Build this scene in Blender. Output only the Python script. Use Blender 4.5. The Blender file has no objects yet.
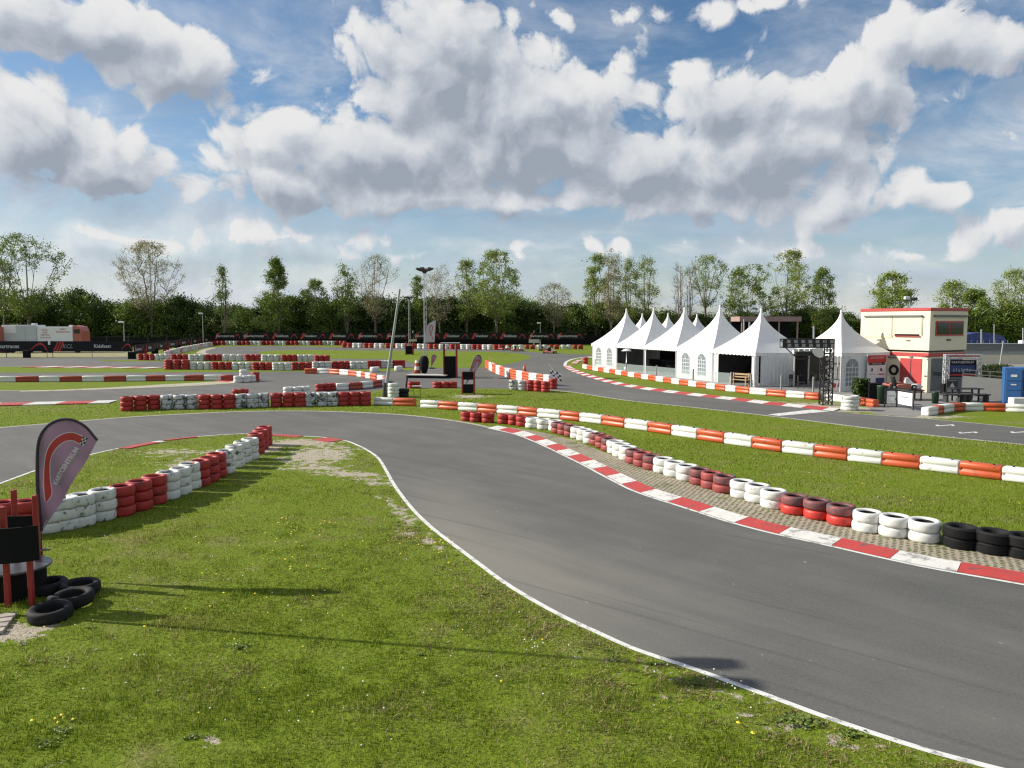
import bpy, math, random
import numpy as np
from mathutils import Vector, Matrix
from mathutils.noise import noise as pnoise
random.seed(7)
scene = bpy.context.scene
COL = scene.collection
R = math.radians
# ------------------------------------------------------------------ camera
F, HC, PITCH = 760.0, 4.6, R(4.59)
CP, SP = math.cos(PITCH), math.sin(PITCH)
cam = bpy.data.cameras.new('camera'); camo = bpy.data.objects.new('camera', cam); COL.objects.link(camo)
camo.location = (0, 0, HC); camo.rotation_euler = (math.pi/2 - PITCH, 0, 0)
cam.sensor_fit = 'HORIZONTAL'; cam.sensor_width = 36.0; cam.lens = F/1024*36
cam.clip_start = 0.1; cam.clip_end = 6000
scene.camera = camo

def G(px, py, z=0.0):
    "ground point seen at a photo position"
    a = (px-512)/F; b = (384-py)/F
    d = Vector((a, CP + b*SP, -SP + b*CP))
    t = (z-HC)/d.z
    return Vector((d.x*t, d.y*t, z))
def top_z(py, y):
    "height of a point at ground distance y seen at row py"
    t = (384-py)/F
    return HC + y*(t*CP-SP)/(CP+t*SP)
def at(px, y, z=0.0):
    "point at ground distance y, in column px, height z"
    zc = y*CP + (HC-z)*SP
    return Vector(((px-512)/F*zc, y, z))
def away(p, r):
    d = Vector((p.x, p.y, 0)).normalized()
    return Vector((p.x+d.x*r, p.y+d.y*r, p.z))

# ------------------------------------------------------------------ object helpers
def tag(o, label=None, cat=None, group=None, kind=None):
    if label: o['label'] = label
    if cat: o['category'] = cat
    if group: o['group'] = group
    if kind: o['kind'] = kind
    return o
def empty(name, loc, rz=0.0, label=None, cat=None, group=None):
    o = bpy.data.objects.new(name, None); COL.objects.link(o)
    o.empty_display_size = 0.1
    o.location = loc; o.rotation_euler = (0, 0, rz)
    return tag(o, label, cat, group)
def copy_tree(o, parent=None):
    c = o.copy(); COL.objects.link(c)
    if parent is not None: c.parent = parent
    for ch in list(o.children): copy_tree(ch, c)
    return c

class MB:
    def __init__(s): s.v = []; s.f = []; s.m = []; s.sm = []
    def add(s, vs, fs, mat=0, smooth=False):
        k = len(s.v); s.v += [tuple(v) for v in vs]
        for f in fs: s.f.append(tuple(i+k for i in f)); s.m.append(mat); s.sm.append(smooth)
        return s
    def box(s, c, size, rz=0.0, mat=0, M=None, ch=0.0):
        x, y, z = [q/2 for q in size]
        if ch <= 0:
            vs = [Vector((i*x, j*y, k*z)) for k in (-1, 1) for j in (-1, 1) for i in (-1, 1)]
            fs = [(0,2,3,1),(4,5,7,6),(0,1,5,4),(2,6,7,3),(0,4,6,2),(1,3,7,5)]
        else:
            ch = min(ch, x*.9, y*.9, z*.9)
            vs = []; fs = []
            rings = []
            for (zz, inset) in ((-z, ch), (-z+ch, 0), (z-ch, 0), (z, ch)):
                r = []
                xx, yy = x-inset, y-inset
                for (qx, qy) in ((-xx+ch,-yy),(xx-ch,-yy),(xx,-yy+ch),(xx,yy-ch),(xx-ch,yy),(-xx+ch,yy),(-xx,yy-ch),(-xx,-yy+ch)):
                    r.append(len(vs)); vs.append(Vector((qx, qy, zz)))
                rings.append(r)
            for a, b in zip(rings, rings[1:]):
                for i in range(8): fs.append((a[i], a[(i+1)%8], b[(i+1)%8], b[i]))
            fs.append(tuple(reversed(rings[0]))); fs.append(tuple(rings[-1]))
        T = Matrix.Translation(Vector(c)) @ Matrix.Rotation(rz, 4, 'Z')
        if M is not None: T = M @ T
        return s.add([T @ v for v in vs], fs, mat)
    def tube(s, p0, p1, r0, r1=None, n=8, mat=0, caps=True, smooth=True):
        if r1 is None: r1 = r0
        p0 = Vector(p0); p1 = Vector(p1); d = (p1-p0)
        if d.length < 1e-6: return s
        d.normalize()
        a = d.orthogonal().normalized(); b = d.cross(a)
        vs = []
        for p, r in ((p0, r0), (p1, r1)):
            for i in range(n):
                t = 2*math.pi*i/n
                vs.append(p + a*(math.cos(t)*r) + b*(math.sin(t)*r))
        fs = [(i, (i+1) % n, n+(i+1) % n, n+i) for i in range(n)]
        s.add(vs, fs, mat, smooth)
        if caps:
            s.add(vs[:n], [tuple(reversed(range(n)))], mat); s.add(vs[n:], [tuple(range(n))], mat)
        return s
    def path(s, pts, r, n=8, mat=0):
        for a, b in zip(pts, pts[1:]): s.tube(a, b, r, r, n, mat)
        return s
    def lathe(s, prof, n=24, c=(0,0,0), mat=0, closed=False, smooth=True, mats=None):
        vs = []; c = Vector(c)
        for (r, z) in prof:
            for i in range(n):
                t = 2*math.pi*i/n
                vs.append(c + Vector((math.cos(t)*r, math.sin(t)*r, z)))
        m = len(prof); k = len(s.v)
        s.v += [tuple(v) for v in vs]
        for j in range(m if closed else m-1):
            a, b = j*n, ((j+1) % m)*n
            for i in range(n):
                s.f.append((k+a+i, k+a+(i+1)%n, k+b+(i+1)%n, k+b+i)); s.m.append(mats[j] if mats else mat); s.sm.append(smooth)
        return s
    def prism(s, pts, y0, y1, mat=0, M=None):
        "outline in x,z extruded along y"
        n = len(pts)
        vs = [Vector((p[0], y0, p[1])) for p in pts] + [Vector((p[0], y1, p[1])) for p in pts]
        if M is not None: vs = [M @ v for v in vs]
        fs = [tuple(range(n)), tuple(range(2*n-1, n-1, -1))] + [(i, n+i, n+(i+1) % n, (i+1) % n) for i in range(n)]
        return s.add(vs, fs, mat)
    def quad(s, a, b, c, d, mat=0): return s.add([a, b, c, d], [(0,1,2,3)], mat)
    def mesh(s, name, mats):
        me = bpy.data.meshes.new(name)
        me.from_pydata([tuple(v) for v in s.v], [], s.f)
        for m in (mats if isinstance(mats, (list, tuple)) else [mats]): me.materials.append(m)
        me.polygons.foreach_set('material_index', s.m)
        me.polygons.foreach_set('use_smooth', s.sm)
        me.update(); return me
    def build(s, name, mats, parent=None, loc=None, rz=None, label=None, cat=None, group=None, kind=None):
        o = bpy.data.objects.new(name, s.mesh(name, mats)); COL.objects.link(o)
        if parent is not None: o.parent = parent
        if loc is not None: o.location = loc
        if rz is not None: o.rotation_euler = (0, 0, rz)
        return tag(o, label, cat, group, kind)
def mobj(name, me, parent=None, loc=None, rz=None):
    o = bpy.data.objects.new(name, me); COL.objects.link(o)
    if parent is not None: o.parent = parent
    if loc is not None: o.location = loc
    if rz is not None: o.rotation_euler = (0, 0, rz)
    return o

# ------------------------------------------------------------------ materials
def newmat(name):
    m = bpy.data.materials.new(name); m.use_nodes = True
    nt = m.node_tree; b = nt.nodes['Principled BSDF']
    return m, nt, b
def N(nt, t, **kw):
    n = nt.nodes.new(t)
    for k, v in kw.items():
        if k in n.inputs: n.inputs[k].default_value = v
        else: setattr(n, k, v)
    return n
def L(nt, a, b): nt.links.new(a, b)
def noise(nt, vec, scale, detail=3, rough=.55, dist=0.0):
    n = nt.nodes.new('ShaderNodeTexNoise'); n.inputs['Scale'].default_value = scale
    n.inputs['Detail'].default_value = detail; n.inputs['Roughness'].default_value = rough; n.inputs['Distortion'].default_value = dist
    if vec is not None: nt.links.new(vec, n.inputs['Vector'])
    return n.outputs['Fac']
def ramp(nt, fac, stops, interp='LINEAR'):
    r = nt.nodes.new('ShaderNodeValToRGB'); e = r.color_ramp.elements; r.color_ramp.interpolation = interp
    while len(e) < len(stops): e.new(0.5)
    for i, (p, c) in enumerate(stops):
        e[i].position = p; e[i].color = (*c, 1) if len(c) == 3 else c
    nt.links.new(fac, r.inputs[0]); return r.outputs[0]
def mixc(nt, fac, a, b):
    m = nt.nodes.new('ShaderNodeMix'); m.data_type = 'RGBA'
    for sock, v in ((m.inputs[0], fac), (m.inputs[6], a), (m.inputs[7], b)):
        if hasattr(v, 'is_linked') or isinstance(v, bpy.types.NodeSocket): nt.links.new(v, sock)
        elif isinstance(v, (int, float)): sock.default_value = v
        else: sock.default_value = (*v, 1)
    return m.outputs[2]
def mathn(nt, op, a, b=None, c=None, clamp=False):
    m = nt.nodes.new('ShaderNodeMath'); m.operation = op; m.use_clamp = clamp
    for i, v in enumerate((a, b, c)):
        if v is None: continue
        if isinstance(v, bpy.types.NodeSocket): nt.links.new(v, m.inputs[i])
        else: m.inputs[i].default_value = v
    return m.outputs[0]
def smooth(nt, v, lo, hi):
    m = nt.nodes.new('ShaderNodeMapRange'); m.interpolation_type = 'SMOOTHSTEP'
    nt.links.new(v, m.inputs[0]); m.inputs[1].default_value = lo; m.inputs[2].default_value = hi
    return m.outputs[0]
def bump(nt, b, h, strength, dist):
    n = nt.nodes.new('ShaderNodeBump'); n.inputs['Strength'].default_value = strength; n.inputs['Distance'].default_value = dist
    nt.links.new(h, n.inputs['Height']); nt.links.new(n.outputs[0], b.inputs['Normal'])
def worldpos(nt):
    g = nt.nodes.new('ShaderNodeNewGeometry'); return g.outputs['Position']
def plain(name, col, rough=.6, var=.12, scale=6, bmp=0.0, metal=0.0, dirt=None, dirt_lo=.55, dirt_hi=.7, dirt_scale=5, spec=None):
    "paint, plastic or fabric with a little unevenness, and worn or dirty patches of their own"
    m, nt, b = newmat(name)
    p = worldpos(nt)
    f = noise(nt, p, scale, 4, .6)
    dk = tuple(c*(1-var) for c in col); lt = tuple(min(1, c*(1+var)) for c in col)
    c = ramp(nt, f, [(.3, dk), (.7, lt)])
    if dirt is not None:
        g = noise(nt, p, dirt_scale, 6, .7, .4)
        c = mixc(nt, smooth(nt, g, dirt_lo, dirt_hi), c, dirt)
    L(nt, c, b.inputs['Base Color'])
    b.inputs['Roughness'].default_value = rough; b.inputs['Metallic'].default_value = metal
    if spec is not None: b.inputs['Specular IOR Level'].default_value = spec
    if bmp > 0: bump(nt, b, noise(nt, p, scale*8, 3), bmp, .01)
    return m

M = {}
def cloth(name, col, tr):
    "thin fabric that lets some light through"
    m, nt, b = newmat(name)
    c = ramp(nt, noise(nt, worldpos(nt), 2, 3), [(.3, tuple(q*.93 for q in col)), (.7, tuple(min(1, q*1.07) for q in col))])
    L(nt, c, b.inputs['Base Color']); b.inputs['Roughness'].default_value = .7
    t = nt.nodes.new('ShaderNodeBsdfTranslucent'); L(nt, c, t.inputs[0])
    mx = nt.nodes.new('ShaderNodeMixShader'); mx.inputs[0].default_value = tr
    L(nt, b.outputs[0], mx.inputs[1]); L(nt, t.outputs[0], mx.inputs[2]); L(nt, mx.outputs[0], nt.nodes['Material Output'].inputs[0])
    return m
M['white_tyre'] = plain('white tyre paint', (.66,.66,.63), .55, .05, 9, .25, dirt=(.27,.25,.21), dirt_lo=.55, dirt_hi=.74, dirt_scale=6)
M['white_scuffed'] = plain('scuffed white tyre paint', (.60,.61,.58), .6, .08, 9, .3, dirt=(.10,.10,.095), dirt_lo=.55, dirt_hi=.65, dirt_scale=5)
M['grey_marked'] = plain('grey white tyre paint with black marks', (.50,.52,.52), .6, .1, 5, .2, dirt=(.05,.055,.06), dirt_lo=.51, dirt_hi=.57, dirt_scale=3.2)
M['red_tyre'] = plain('red tyre paint', (.36,.024,.020), .6, .2, 7, .3, dirt=(.06,.03,.03), dirt_lo=.54, dirt_hi=.70, dirt_scale=5)
M['red_fresh'] = plain('fresh red tyre paint', (.50,.036,.026), .5, .1, 7, .25)
M['red_dull'] = plain('dull dark red tyre paint', (.30,.050,.045), .6, .15, 8, .3, dirt=(.13,.06,.06), dirt_lo=.5, dirt_hi=.7, dirt_scale=6)
M['shade_wall'] = plain('tent wall with painted shade', (.035,.035,.038), .8, .1)  # interior shade of the open tents, put into the back wall colour
M['red_worn'] = plain('worn dark red tyre paint', (.22,.055,.055), .6, .15, 8, .3, dirt=(.07,.065,.068), dirt_lo=.42, dirt_hi=.62, dirt_scale=9)
M['black_tyre'] = plain('black tyre rubber', (.013,.013,.014), .7, .2, 20, .5, spec=.25, dirt=(.045,.043,.040), dirt_lo=.62, dirt_hi=.8)
M['pink_tyre'] = plain('faded pink tyre paint', (.55,.26,.27), .6, .15, 2, dirt=(.6,.58,.56), dirt_lo=.45, dirt_hi=.55, dirt_scale=2)
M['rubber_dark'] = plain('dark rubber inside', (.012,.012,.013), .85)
M['white_plastic'] = plain('white barrier plastic', (.68,.68,.65), .4, .04, 4, dirt=(.36,.34,.28), dirt_lo=.55, dirt_hi=.72, dirt_scale=4)
M['orange_plastic'] = plain('orange red barrier plastic', (.50,.088,.026), .45, .08, 4, dirt=(.24,.06,.035), dirt_lo=.53, dirt_hi=.72, dirt_scale=4)
M['red_plastic'] = plain('dull red barrier plastic', (.34,.05,.03), .5, .1, 4, dirt=(.2,.03,.02), dirt_lo=.55, dirt_hi=.8, dirt_scale=3)
M['black'] = plain('black paint', (.015,.015,.016), .45, .1)
M['matt_black'] = plain('matt black board', (.009,.009,.010), .8, .1, spec=.15)
M['disc'] = plain('worn black tabletop', (.055,.06,.068), .3, .3, 8)
M['post_red'] = plain('red painted wood', (.30,.025,.02), .55, .15, 10, .1)
M['pallet'] = plain('weathered wood', (.35,.31,.27), .8, .25, 6, .3)
M['pvc'] = plain('white tent membrane', (.72,.72,.71), .45, .04, .7, .0, dirt=(.52,.52,.49), dirt_lo=.56, dirt_hi=.78, dirt_scale=1.1)
M['pvc_wall'] = plain('white tent wall', (.66,.67,.665), .5, .04, 1.2, dirt=(.45,.45,.42), dirt_lo=.56, dirt_hi=.78, dirt_scale=1.6)
M['curtain'] = plain('pale grey curtain', (.62,.64,.65), .6, .08, 2)
M['alu'] = plain('aluminium', (.55,.56,.57), .4, .08, 4, metal=.6)
M['grey_pole'] = plain('galvanised grey', (.30,.31,.31), .5, .1, 3)
M['dark_metal'] = plain('dark painted metal', (.04,.042,.045), .5, .15)
M['cream'] = plain('cream painted panel', (.74,.67,.50), .55, .03, 1.2, dirt=(.6,.52,.37), dirt_lo=.6, dirt_hi=.85, dirt_scale=1.5)
M['cream_shutter'] = plain('cream shutter', (.67,.61,.46), .5, .03, 1.2)
M['red_paint'] = plain('red door paint', (.45,.050,.050), .45, .06, 2)
M['screen_panel'] = plain('dull grey screen', (.085,.09,.09), .7, .1, 1)
M['grey_panel'] = plain('grey panel', (.15,.16,.16), .6, .08, 1)
M['concrete'] = plain('concrete', (.42,.40,.37), .85, .12, 3, .2)
M['blue'] = plain('blue container paint', (.025,.10,.27), .45, .08, 2)
M['blue_tarp'] = plain('dark blue tarpaulin', (.03,.05,.17), .6, .2, 1.5)
M['wood'] = plain('bench wood', (.36,.25,.14), .7, .2, 6)
M['sail'] = cloth('mauve grey flag fabric', (.44,.32,.41), .5)
M['sail_white'] = cloth('white flag fabric', (.62,.60,.60), .4)
M['sleeve'] = plain('dark flag sleeve', (.045,.035,.05), .7, .1)
M['art_red'] = cloth('red print', (.62,.07,.06), .3)
M['art_white'] = cloth('white print', (.80,.78,.78), .35)
M['art_black'] = plain('black print', (.02,.02,.02), .6, .1)
M['art_grey'] = plain('grey print', (.30,.30,.30), .6, .05)
M['banner'] = plain('black banner', (.012,.012,.014), .6, .2, spec=.2)
M['truck_white'] = plain('white truck body', (.75,.77,.79), .4, .03, 1)
M['truck_red'] = plain('red cab paint', (.42,.12,.09), .35, .05, 1)
M['pvc_grey'] = plain('pale blue grey truck panel', (.48,.52,.55), .5, .05, 1)
M['hedge'] = plain('hedge leaves', (.035,.075,.018), .6, .4, 4)
M['yellow_stick'] = plain('yellow stick', (.7,.42,.05), .5)
M['brown'] = plain('brown trim', (.30,.20,.18), .7, .1, 2)
M['bin_green'] = plain('green plastic', (.010,.035,.016), .5)
M['flower_y'] = plain('yellow petals', (.80,.62,.02), .6, .1)
M['flower_w'] = plain('white petals', (.82,.82,.8), .6, .05)
M['steel_truss'] = plain('silver truss', (.6,.6,.62), .35, .05, metal=.4)
M['black_truss'] = plain('black truss', (.02,.02,.022), .4, .1)

def glassy(name, col, alpha, rough=.05):
    m, nt, b = newmat(name)
    b.inputs['Base Color'].default_value = (*col, 1); b.inputs['Roughness'].default_value = rough
    b.inputs['Alpha'].default_value = alpha
    return m
M['glass'] = glassy('windbreak glass', (.42,.50,.48), .28)
M['win_glass'] = glassy('tent window film', (.22,.26,.27), .93, .2)
M['dark_glass'] = glassy('dark window glass', (.02,.025,.03), 1, .08)

# bark and leaves
def leafmat(name, dark, light, trans=.25):
    m, nt, b = newmat(name)
    oi = nt.nodes.new('ShaderNodeNewGeometry')
    rnd = oi.outputs['Random Per Island']
    c = ramp(nt, rnd, [(0, dark), (1, light)])
    L(nt, c, b.inputs['Base Color']); b.inputs['Roughness'].default_value = .55
    b.inputs['Specular IOR Level'].default_value = .3
    tr = nt.nodes.new('ShaderNodeBsdfTranslucent'); L(nt, c, tr.inputs[0])
    mx = nt.nodes.new('ShaderNodeMixShader'); mx.inputs[0].default_value = trans
    out = nt.nodes['Material Output']
    L(nt, b.outputs[0], mx.inputs[1]); L(nt, tr.outputs[0], mx.inputs[2]); L(nt, mx.outputs[0], out.inputs[0])
    return m
M['leaf_dark'] = leafmat('dark leaves', (.026,.052,.009), (.085,.135,.024))
M['leaf_mid'] = leafmat('green leaves', (.085,.14,.022), (.23,.30,.055))
M['leaf_pale'] = leafmat('young pale leaves', (.22,.22,.10), (.40,.37,.19))
M['leaf_bright'] = leafmat('bright spring leaves', (.135,.20,.035), (.32,.38,.085))
M['bark'] = plain('bark', (.16,.13,.10), .9, .25, 2)

# grass, asphalt and other ground surfaces
SOIL = [(318,455,1.3,2.2,0,.85),(298,443,1.9,1.1,0,.85),(352,474,1.4,.6,-20,.75),(378,483,1.0,.4,-30,.6),(262,449,.8,1.6,0,.9),(312,468,1.2,.5,0,.8),
 (402,513,.25,2.0,24,.66),(430,543,.18,1.6,40,.6),(208,463,1.6,1.6,0,.7),(180,452,2.2,1.0,0,.55),(640,668,.9,.22,-25,.42),(700,688,1.2,.2,-25,.42),
 (215,742,.6,.14,0,.36),(470,396.5,1.3,1.6,0,.75),(8,632,.8,.5,0,.8),(780,722,1.6,.14,-25,.42),(890,750,1.6,.14,-22,.42),(815,405.5,2.6,1.6,0,.9),(850,409,2.2,1.8,0,.9),(925,416.5,2.2,.9,0,.8),(775,402.2,2.0,.6,0,.5),
 (560,440,2.0,.7,-30,.5),(200,419,6,.35,0,.4),(420,424,4,.4,0,.4)]
def grassmat(name, far=False):
    m, nt, b = newmat(name)
    p = worldpos(nt)
    big = noise(nt, p, .16, 4, .6)
    mid = noise(nt, p, 1.1, 5, .65)
    fine = noise(nt, p, 14, 5, .7)
    a = ramp(nt, fine, [(.25, (.055,.095,.008)), (.5, (.145,.200,.016)), (.75, (.235,.285,.034))])
    c2 = ramp(nt, fine, [(.25, (.12,.12,.035)), (.75, (.32,.28,.12))])
    k = mathn(nt, 'ADD', mathn(nt, 'MULTIPLY', big, .5), mathn(nt, 'MULTIPLY', mid, .5))
    c = mixc(nt, mathn(nt, 'MULTIPLY', smooth(nt, k, .50, .66), .75), a, c2)
    # bare soil worn into the lawn
    at_ = nt.nodes.new('ShaderNodeAttribute'); at_.attribute_name = 'soil'; cur = at_.outputs['Fac']
    sn = noise(nt, p, 2.6, 7, .68)
    sm = smooth(nt, mathn(nt, 'ADD', cur, mathn(nt, 'MULTIPLY', mathn(nt, 'SUBTRACT', sn, .5), 2.2)), .36, .50)
    sc_ = ramp(nt, fine, [(.3, (.30,.265,.20)), (.7, (.52,.47,.38))])
    c = mixc(nt, sm, c, sc_)
    L(nt, c, b.inputs['Base Color']); b.inputs['Roughness'].default_value = .9
    b.inputs['Specular IOR Level'].default_value = .1
    bump(nt, b, mathn(nt, 'ADD', fine, mathn(nt, 'MULTIPLY', mid, 1.2)), .9, .06)
    return m
M['grass'] = grassmat('grass')
def blademat():
    m, nt, b = newmat('grass blades')
    p = worldpos(nt)
    g = nt.nodes.new('ShaderNodeNewGeometry')
    rnd = g.outputs['Random Per Island']
    big = noise(nt, p, .22, 3, .6); mid = noise(nt, p, 1.3, 4, .65)
    gc = ramp(nt, rnd, [(0, (.062,.112,.008)), (.5, (.168,.238,.016)), (.88, (.27,.315,.035)), (1, (.40,.38,.12))])
    yc = ramp(nt, rnd, [(0, (.17,.18,.035)), (.5, (.33,.31,.08)), (1, (.48,.42,.18))])
    k = mathn(nt, 'ADD', mathn(nt, 'MULTIPLY', big, .55), mathn(nt, 'MULTIPLY', mid, .45))
    c = mixc(nt, mathn(nt, 'MULTIPLY', smooth(nt, k, .50, .64), .75), gc, yc)
    dkn = noise(nt, p, 2.6, 4, .7)
    c = mixc(nt, mathn(nt, 'MULTIPLY', smooth(nt, dkn, .52, .68), .55), c, (.045,.095,.008))
    L(nt, c, b.inputs['Base Color']); b.inputs['Roughness'].default_value = .5
    b.inputs['Specular IOR Level'].default_value = .25
    tr = nt.nodes.new('ShaderNodeBsdfTranslucent'); L(nt, c, tr.inputs[0])
    mx = nt.nodes.new('ShaderNodeMixShader'); mx.inputs[0].default_value = .35
    L(nt, b.outputs[0], mx.inputs[1]); L(nt, tr.outputs[0], mx.inputs[2]); L(nt, mx.outputs[0], nt.nodes['Material Output'].inputs[0])
    return m
M['blade'] = blademat()
M['straw'] = leafmat('dry straw blades', (.17,.14,.055), (.42,.34,.17), .3)
def asphaltmat():
    m, nt, b = newmat('asphalt')
    p = worldpos(nt)
    big = noise(nt, p, .12, 4, .55, .3); mid = noise(nt, p, .9, 5, .6); fine = noise(nt, p, 60, 3, .8)
    mp = nt.nodes.new('ShaderNodeMapping'); mp.vector_type = 'TEXTURE'; mp.inputs['Rotation'].default_value = (0, 0, R(-47)); mp.inputs['Scale'].default_value = (7, .8, 1)
    L(nt, p, mp.inputs[0]); streak = noise(nt, mp.outputs[0], 1.0, 6, .62, .3)
    k = mathn(nt, 'ADD', mathn(nt, 'MULTIPLY', big, .45), mathn(nt, 'ADD', mathn(nt, 'MULTIPLY', mid, .2), mathn(nt, 'MULTIPLY', streak, .35)))
    c = ramp(nt, k, [(.34, (.080,.081,.077)), (.5, (.122,.121,.113)), (.64, (.178,.171,.152))])
    # dusty inside of the bend
    def blob(px, py, sx, sy, rot):
        q = G(px, py)
        mm = nt.nodes.new('ShaderNodeMapping'); mm.vector_type = 'TEXTURE'
        mm.inputs['Location'].default_value = (q.x, q.y, 0); mm.inputs['Rotation'].default_value = (0, 0, R(rot)); mm.inputs['Scale'].default_value = (sx, sy, 1)
        L(nt, p, mm.inputs[0]); gr = nt.nodes.new('ShaderNodeTexGradient'); gr.gradient_type = 'SPHERICAL'
        L(nt, mm.outputs[0], gr.inputs[0]); return gr.outputs[1]
    d = mathn(nt, 'ADD', blob(445, 530, 2.4, 7.5, 12), mathn(nt, 'MULTIPLY', blob(560, 590, 3.2, 4.2, 25), .6))
    d = mathn(nt, 'MULTIPLY', mathn(nt, 'MULTIPLY', d, mathn(nt, 'ADD', streak, .25)), 1.0, clamp=True)
    c = mixc(nt, mathn(nt, 'MULTIPLY', d, .9), c, (.29,.272,.23))
    mq = nt.nodes.new('ShaderNodeMapping'); mq.vector_type = 'TEXTURE'; mq.inputs['Rotation'].default_value = (0, 0, R(-40)); mq.inputs['Scale'].default_value = (9, .22, 1)
    L(nt, p, mq.inputs[0]); skid = smooth(nt, noise(nt, mq.outputs[0], 1.0, 3, .5, .5), .60, .70)
    c = mixc(nt, mathn(nt, 'MULTIPLY', skid, .38), c, (.055,.055,.056))
    wh = smooth(nt, noise(nt, p, 1.7, 4, .6, 1.0), .72, .76)
    c = mixc(nt, mathn(nt, 'MULTIPLY', wh, .6), c, (.40,.39,.36))
    wob = noise(nt, p, .8, 3, .5)
    cr = nt.nodes.new('ShaderNodeTexVoronoi'); cr.feature = 'DISTANCE_TO_EDGE'; cr.inputs['Scale'].default_value = .16; L(nt, p, cr.inputs[0])
    crk = smooth(nt, mathn(nt, 'ADD', cr.outputs[0], mathn(nt, 'MULTIPLY', mathn(nt, 'SUBTRACT', wob, .5), .12)), .0035, .0005)
    c = mixc(nt, mathn(nt, 'MULTIPLY', mathn(nt, 'ABSOLUTE', crk), .0), c, (.04,.04,.04))
    grain = noise(nt, p, 22, 4, .75)
    c = mixc(nt, mathn(nt, 'MULTIPLY', fine, .5), c, (.05,.05,.05))
    c = mixc(nt, mathn(nt, 'MULTIPLY', smooth(nt, grain, .35, .75), .30), c, (.21,.205,.19))
    spk = smooth(nt, noise(nt, p, 7, 2, .5), .74, .78)
    c = mixc(nt, mathn(nt, 'MULTIPLY', spk, .5), c, (.42,.41,.38))
    L(nt, c, b.inputs['Base Color']); b.inputs['Roughness'].default_value = .85
    b.inputs['Specular IOR Level'].default_value = .3
    bump(nt, b, fine, .35, .01)
    return m
M['asphalt'] = asphaltmat()
M['soil'] = plain('dry bare soil', (.40,.35,.28), .95, .22, 3, .6, dirt=(.24,.20,.14), dirt_lo=.5, dirt_hi=.7, dirt_scale=4)
M['sand'] = plain('pale gravelly verge', (.36,.33,.25), .95, .2, 1.2, .3, dirt=(.12,.14,.04), dirt_lo=.55, dirt_hi=.65, dirt_scale=2)
M['dryfield'] = plain('dry pale grass', (.23,.22,.10), .95, .25, .6, .3)
M['line'] = plain('white road paint', (.66,.66,.63), .6, .05, 4, dirt=(.24,.23,.21), dirt_lo=.50, dirt_hi=.66, dirt_scale=5)
M['line_old'] = plain('worn edge line', (.36,.34,.29), .8, .12, 3, dirt=(.2,.19,.15), dirt_lo=.5, dirt_hi=.65, dirt_scale=4)
M['kerb_red'] = plain('red kerb paint', (.43,.050,.042), .55, .07, 4, .1, dirt=(.17,.07,.065), dirt_lo=.53, dirt_hi=.70, dirt_scale=3.5)
M['kerb_white'] = plain('white kerb paint', (.62,.61,.58), .55, .06, 4, .1, dirt=(.27,.255,.235), dirt_lo=.50, dirt_hi=.68, dirt_scale=3.5)
M['pave'] = plain('grey paving', (.20,.195,.185), .85, .12, 1.5, .2)
def gridpaver():
    m, nt, b = newmat('grass grid pavers')
    p = worldpos(nt)
    mp = nt.nodes.new('ShaderNodeMapping'); mp.inputs['Rotation'].default_value = (0, 0, R(28)); mp.inputs['Scale'].default_value = (1, 1, 0)
    L(nt, p, mp.inputs[0])
    v = nt.nodes.new('ShaderNodeTexVoronoi'); v.inputs['Scale'].default_value = 7.5; v.inputs['Randomness'].default_value = .25
    L(nt, mp.outputs[0], v.inputs[0])
    hole = smooth(nt, v.outputs['Distance'], .30, .38)   # 0 in the hole
    n1 = noise(nt, p, 1.1, 4, .6); n2 = noise(nt, p, 30, 3, .7)
    stone = ramp(nt, n2, [(.3, (.23,.20,.145)), (.7, (.42,.37,.28))])
    green = ramp(nt, n2, [(.3, (.05,.07,.015)), (.7, (.12,.15,.04))])
    dark = ramp(nt, n2, [(.3, (.08,.07,.05)), (.7, (.17,.15,.11))])
    fill = mixc(nt, smooth(nt, n1, .42, .62), dark, green)
    c = mixc(nt, hole, fill, stone)
    c = mixc(nt, mathn(nt, 'MULTIPLY', smooth(nt, n1, .56, .68), .75), c, green)
    L(nt, c, b.inputs['Base Color']); b.inputs['Roughness'].default_value = .9
    bump(nt, b, mathn(nt, 'ADD', hole, mathn(nt, 'MULTIPLY', n2, .4)), .7, .03)
    return m
M['gridpaver'] = gridpaver()
# ------------------------------------------------------------------ ground surfaces
def cat(pts, n=6):
    out = []
    P = [pts[0]] + list(pts) + [pts[-1]]
    for i in range(1, len(P)-2):
        p0, p1, p2, p3 = P[i-1], P[i], P[i+1], P[i+2]
        for k in range(n):
            t = k/n
            out.append(.5*((2*p1) + (p2-p0)*t + (2*p0-5*p1+4*p2-p3)*t*t + (3*p1-p0-3*p2+p3)*t*t*t))
    out.append(P[-2].copy()); return out
def gl(px, n=6): return cat([G(*q) for q in px], n)
def sheet(name, pts, z, m, kind='structure'):
    mb = MB(); vs = [(p.x, p.y, z) for p in pts]
    a = sum(vs[i][0]*vs[(i+1) % len(vs)][1]-vs[(i+1) % len(vs)][0]*vs[i][1] for i in range(len(vs)))
    if a < 0: vs.reverse()
    mb.add(vs, [tuple(range(len(vs)))])
    return mb.build(name, m, kind=kind)
def resample(pts, step):
    out = [pts[0]]; acc = 0
    for a, b in zip(pts, pts[1:]):
        d = (b-a).length
        while acc + d >= step and d > 0:
            t = (step-acc)/d; a = a.lerp(b, t); out.append(a); d = (b-a).length; acc = 0
        acc += d
    return out
def offset(pts, d):
    out = []
    for i, p in enumerate(pts):
        a = pts[max(0, i-1)]; b = pts[min(len(pts)-1, i+1)]
        t = (b-a); t.z = 0; t.normalize()
        out.append(Vector((p.x - t.y*d, p.y + t.x*d, p.z)))
    return out
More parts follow.
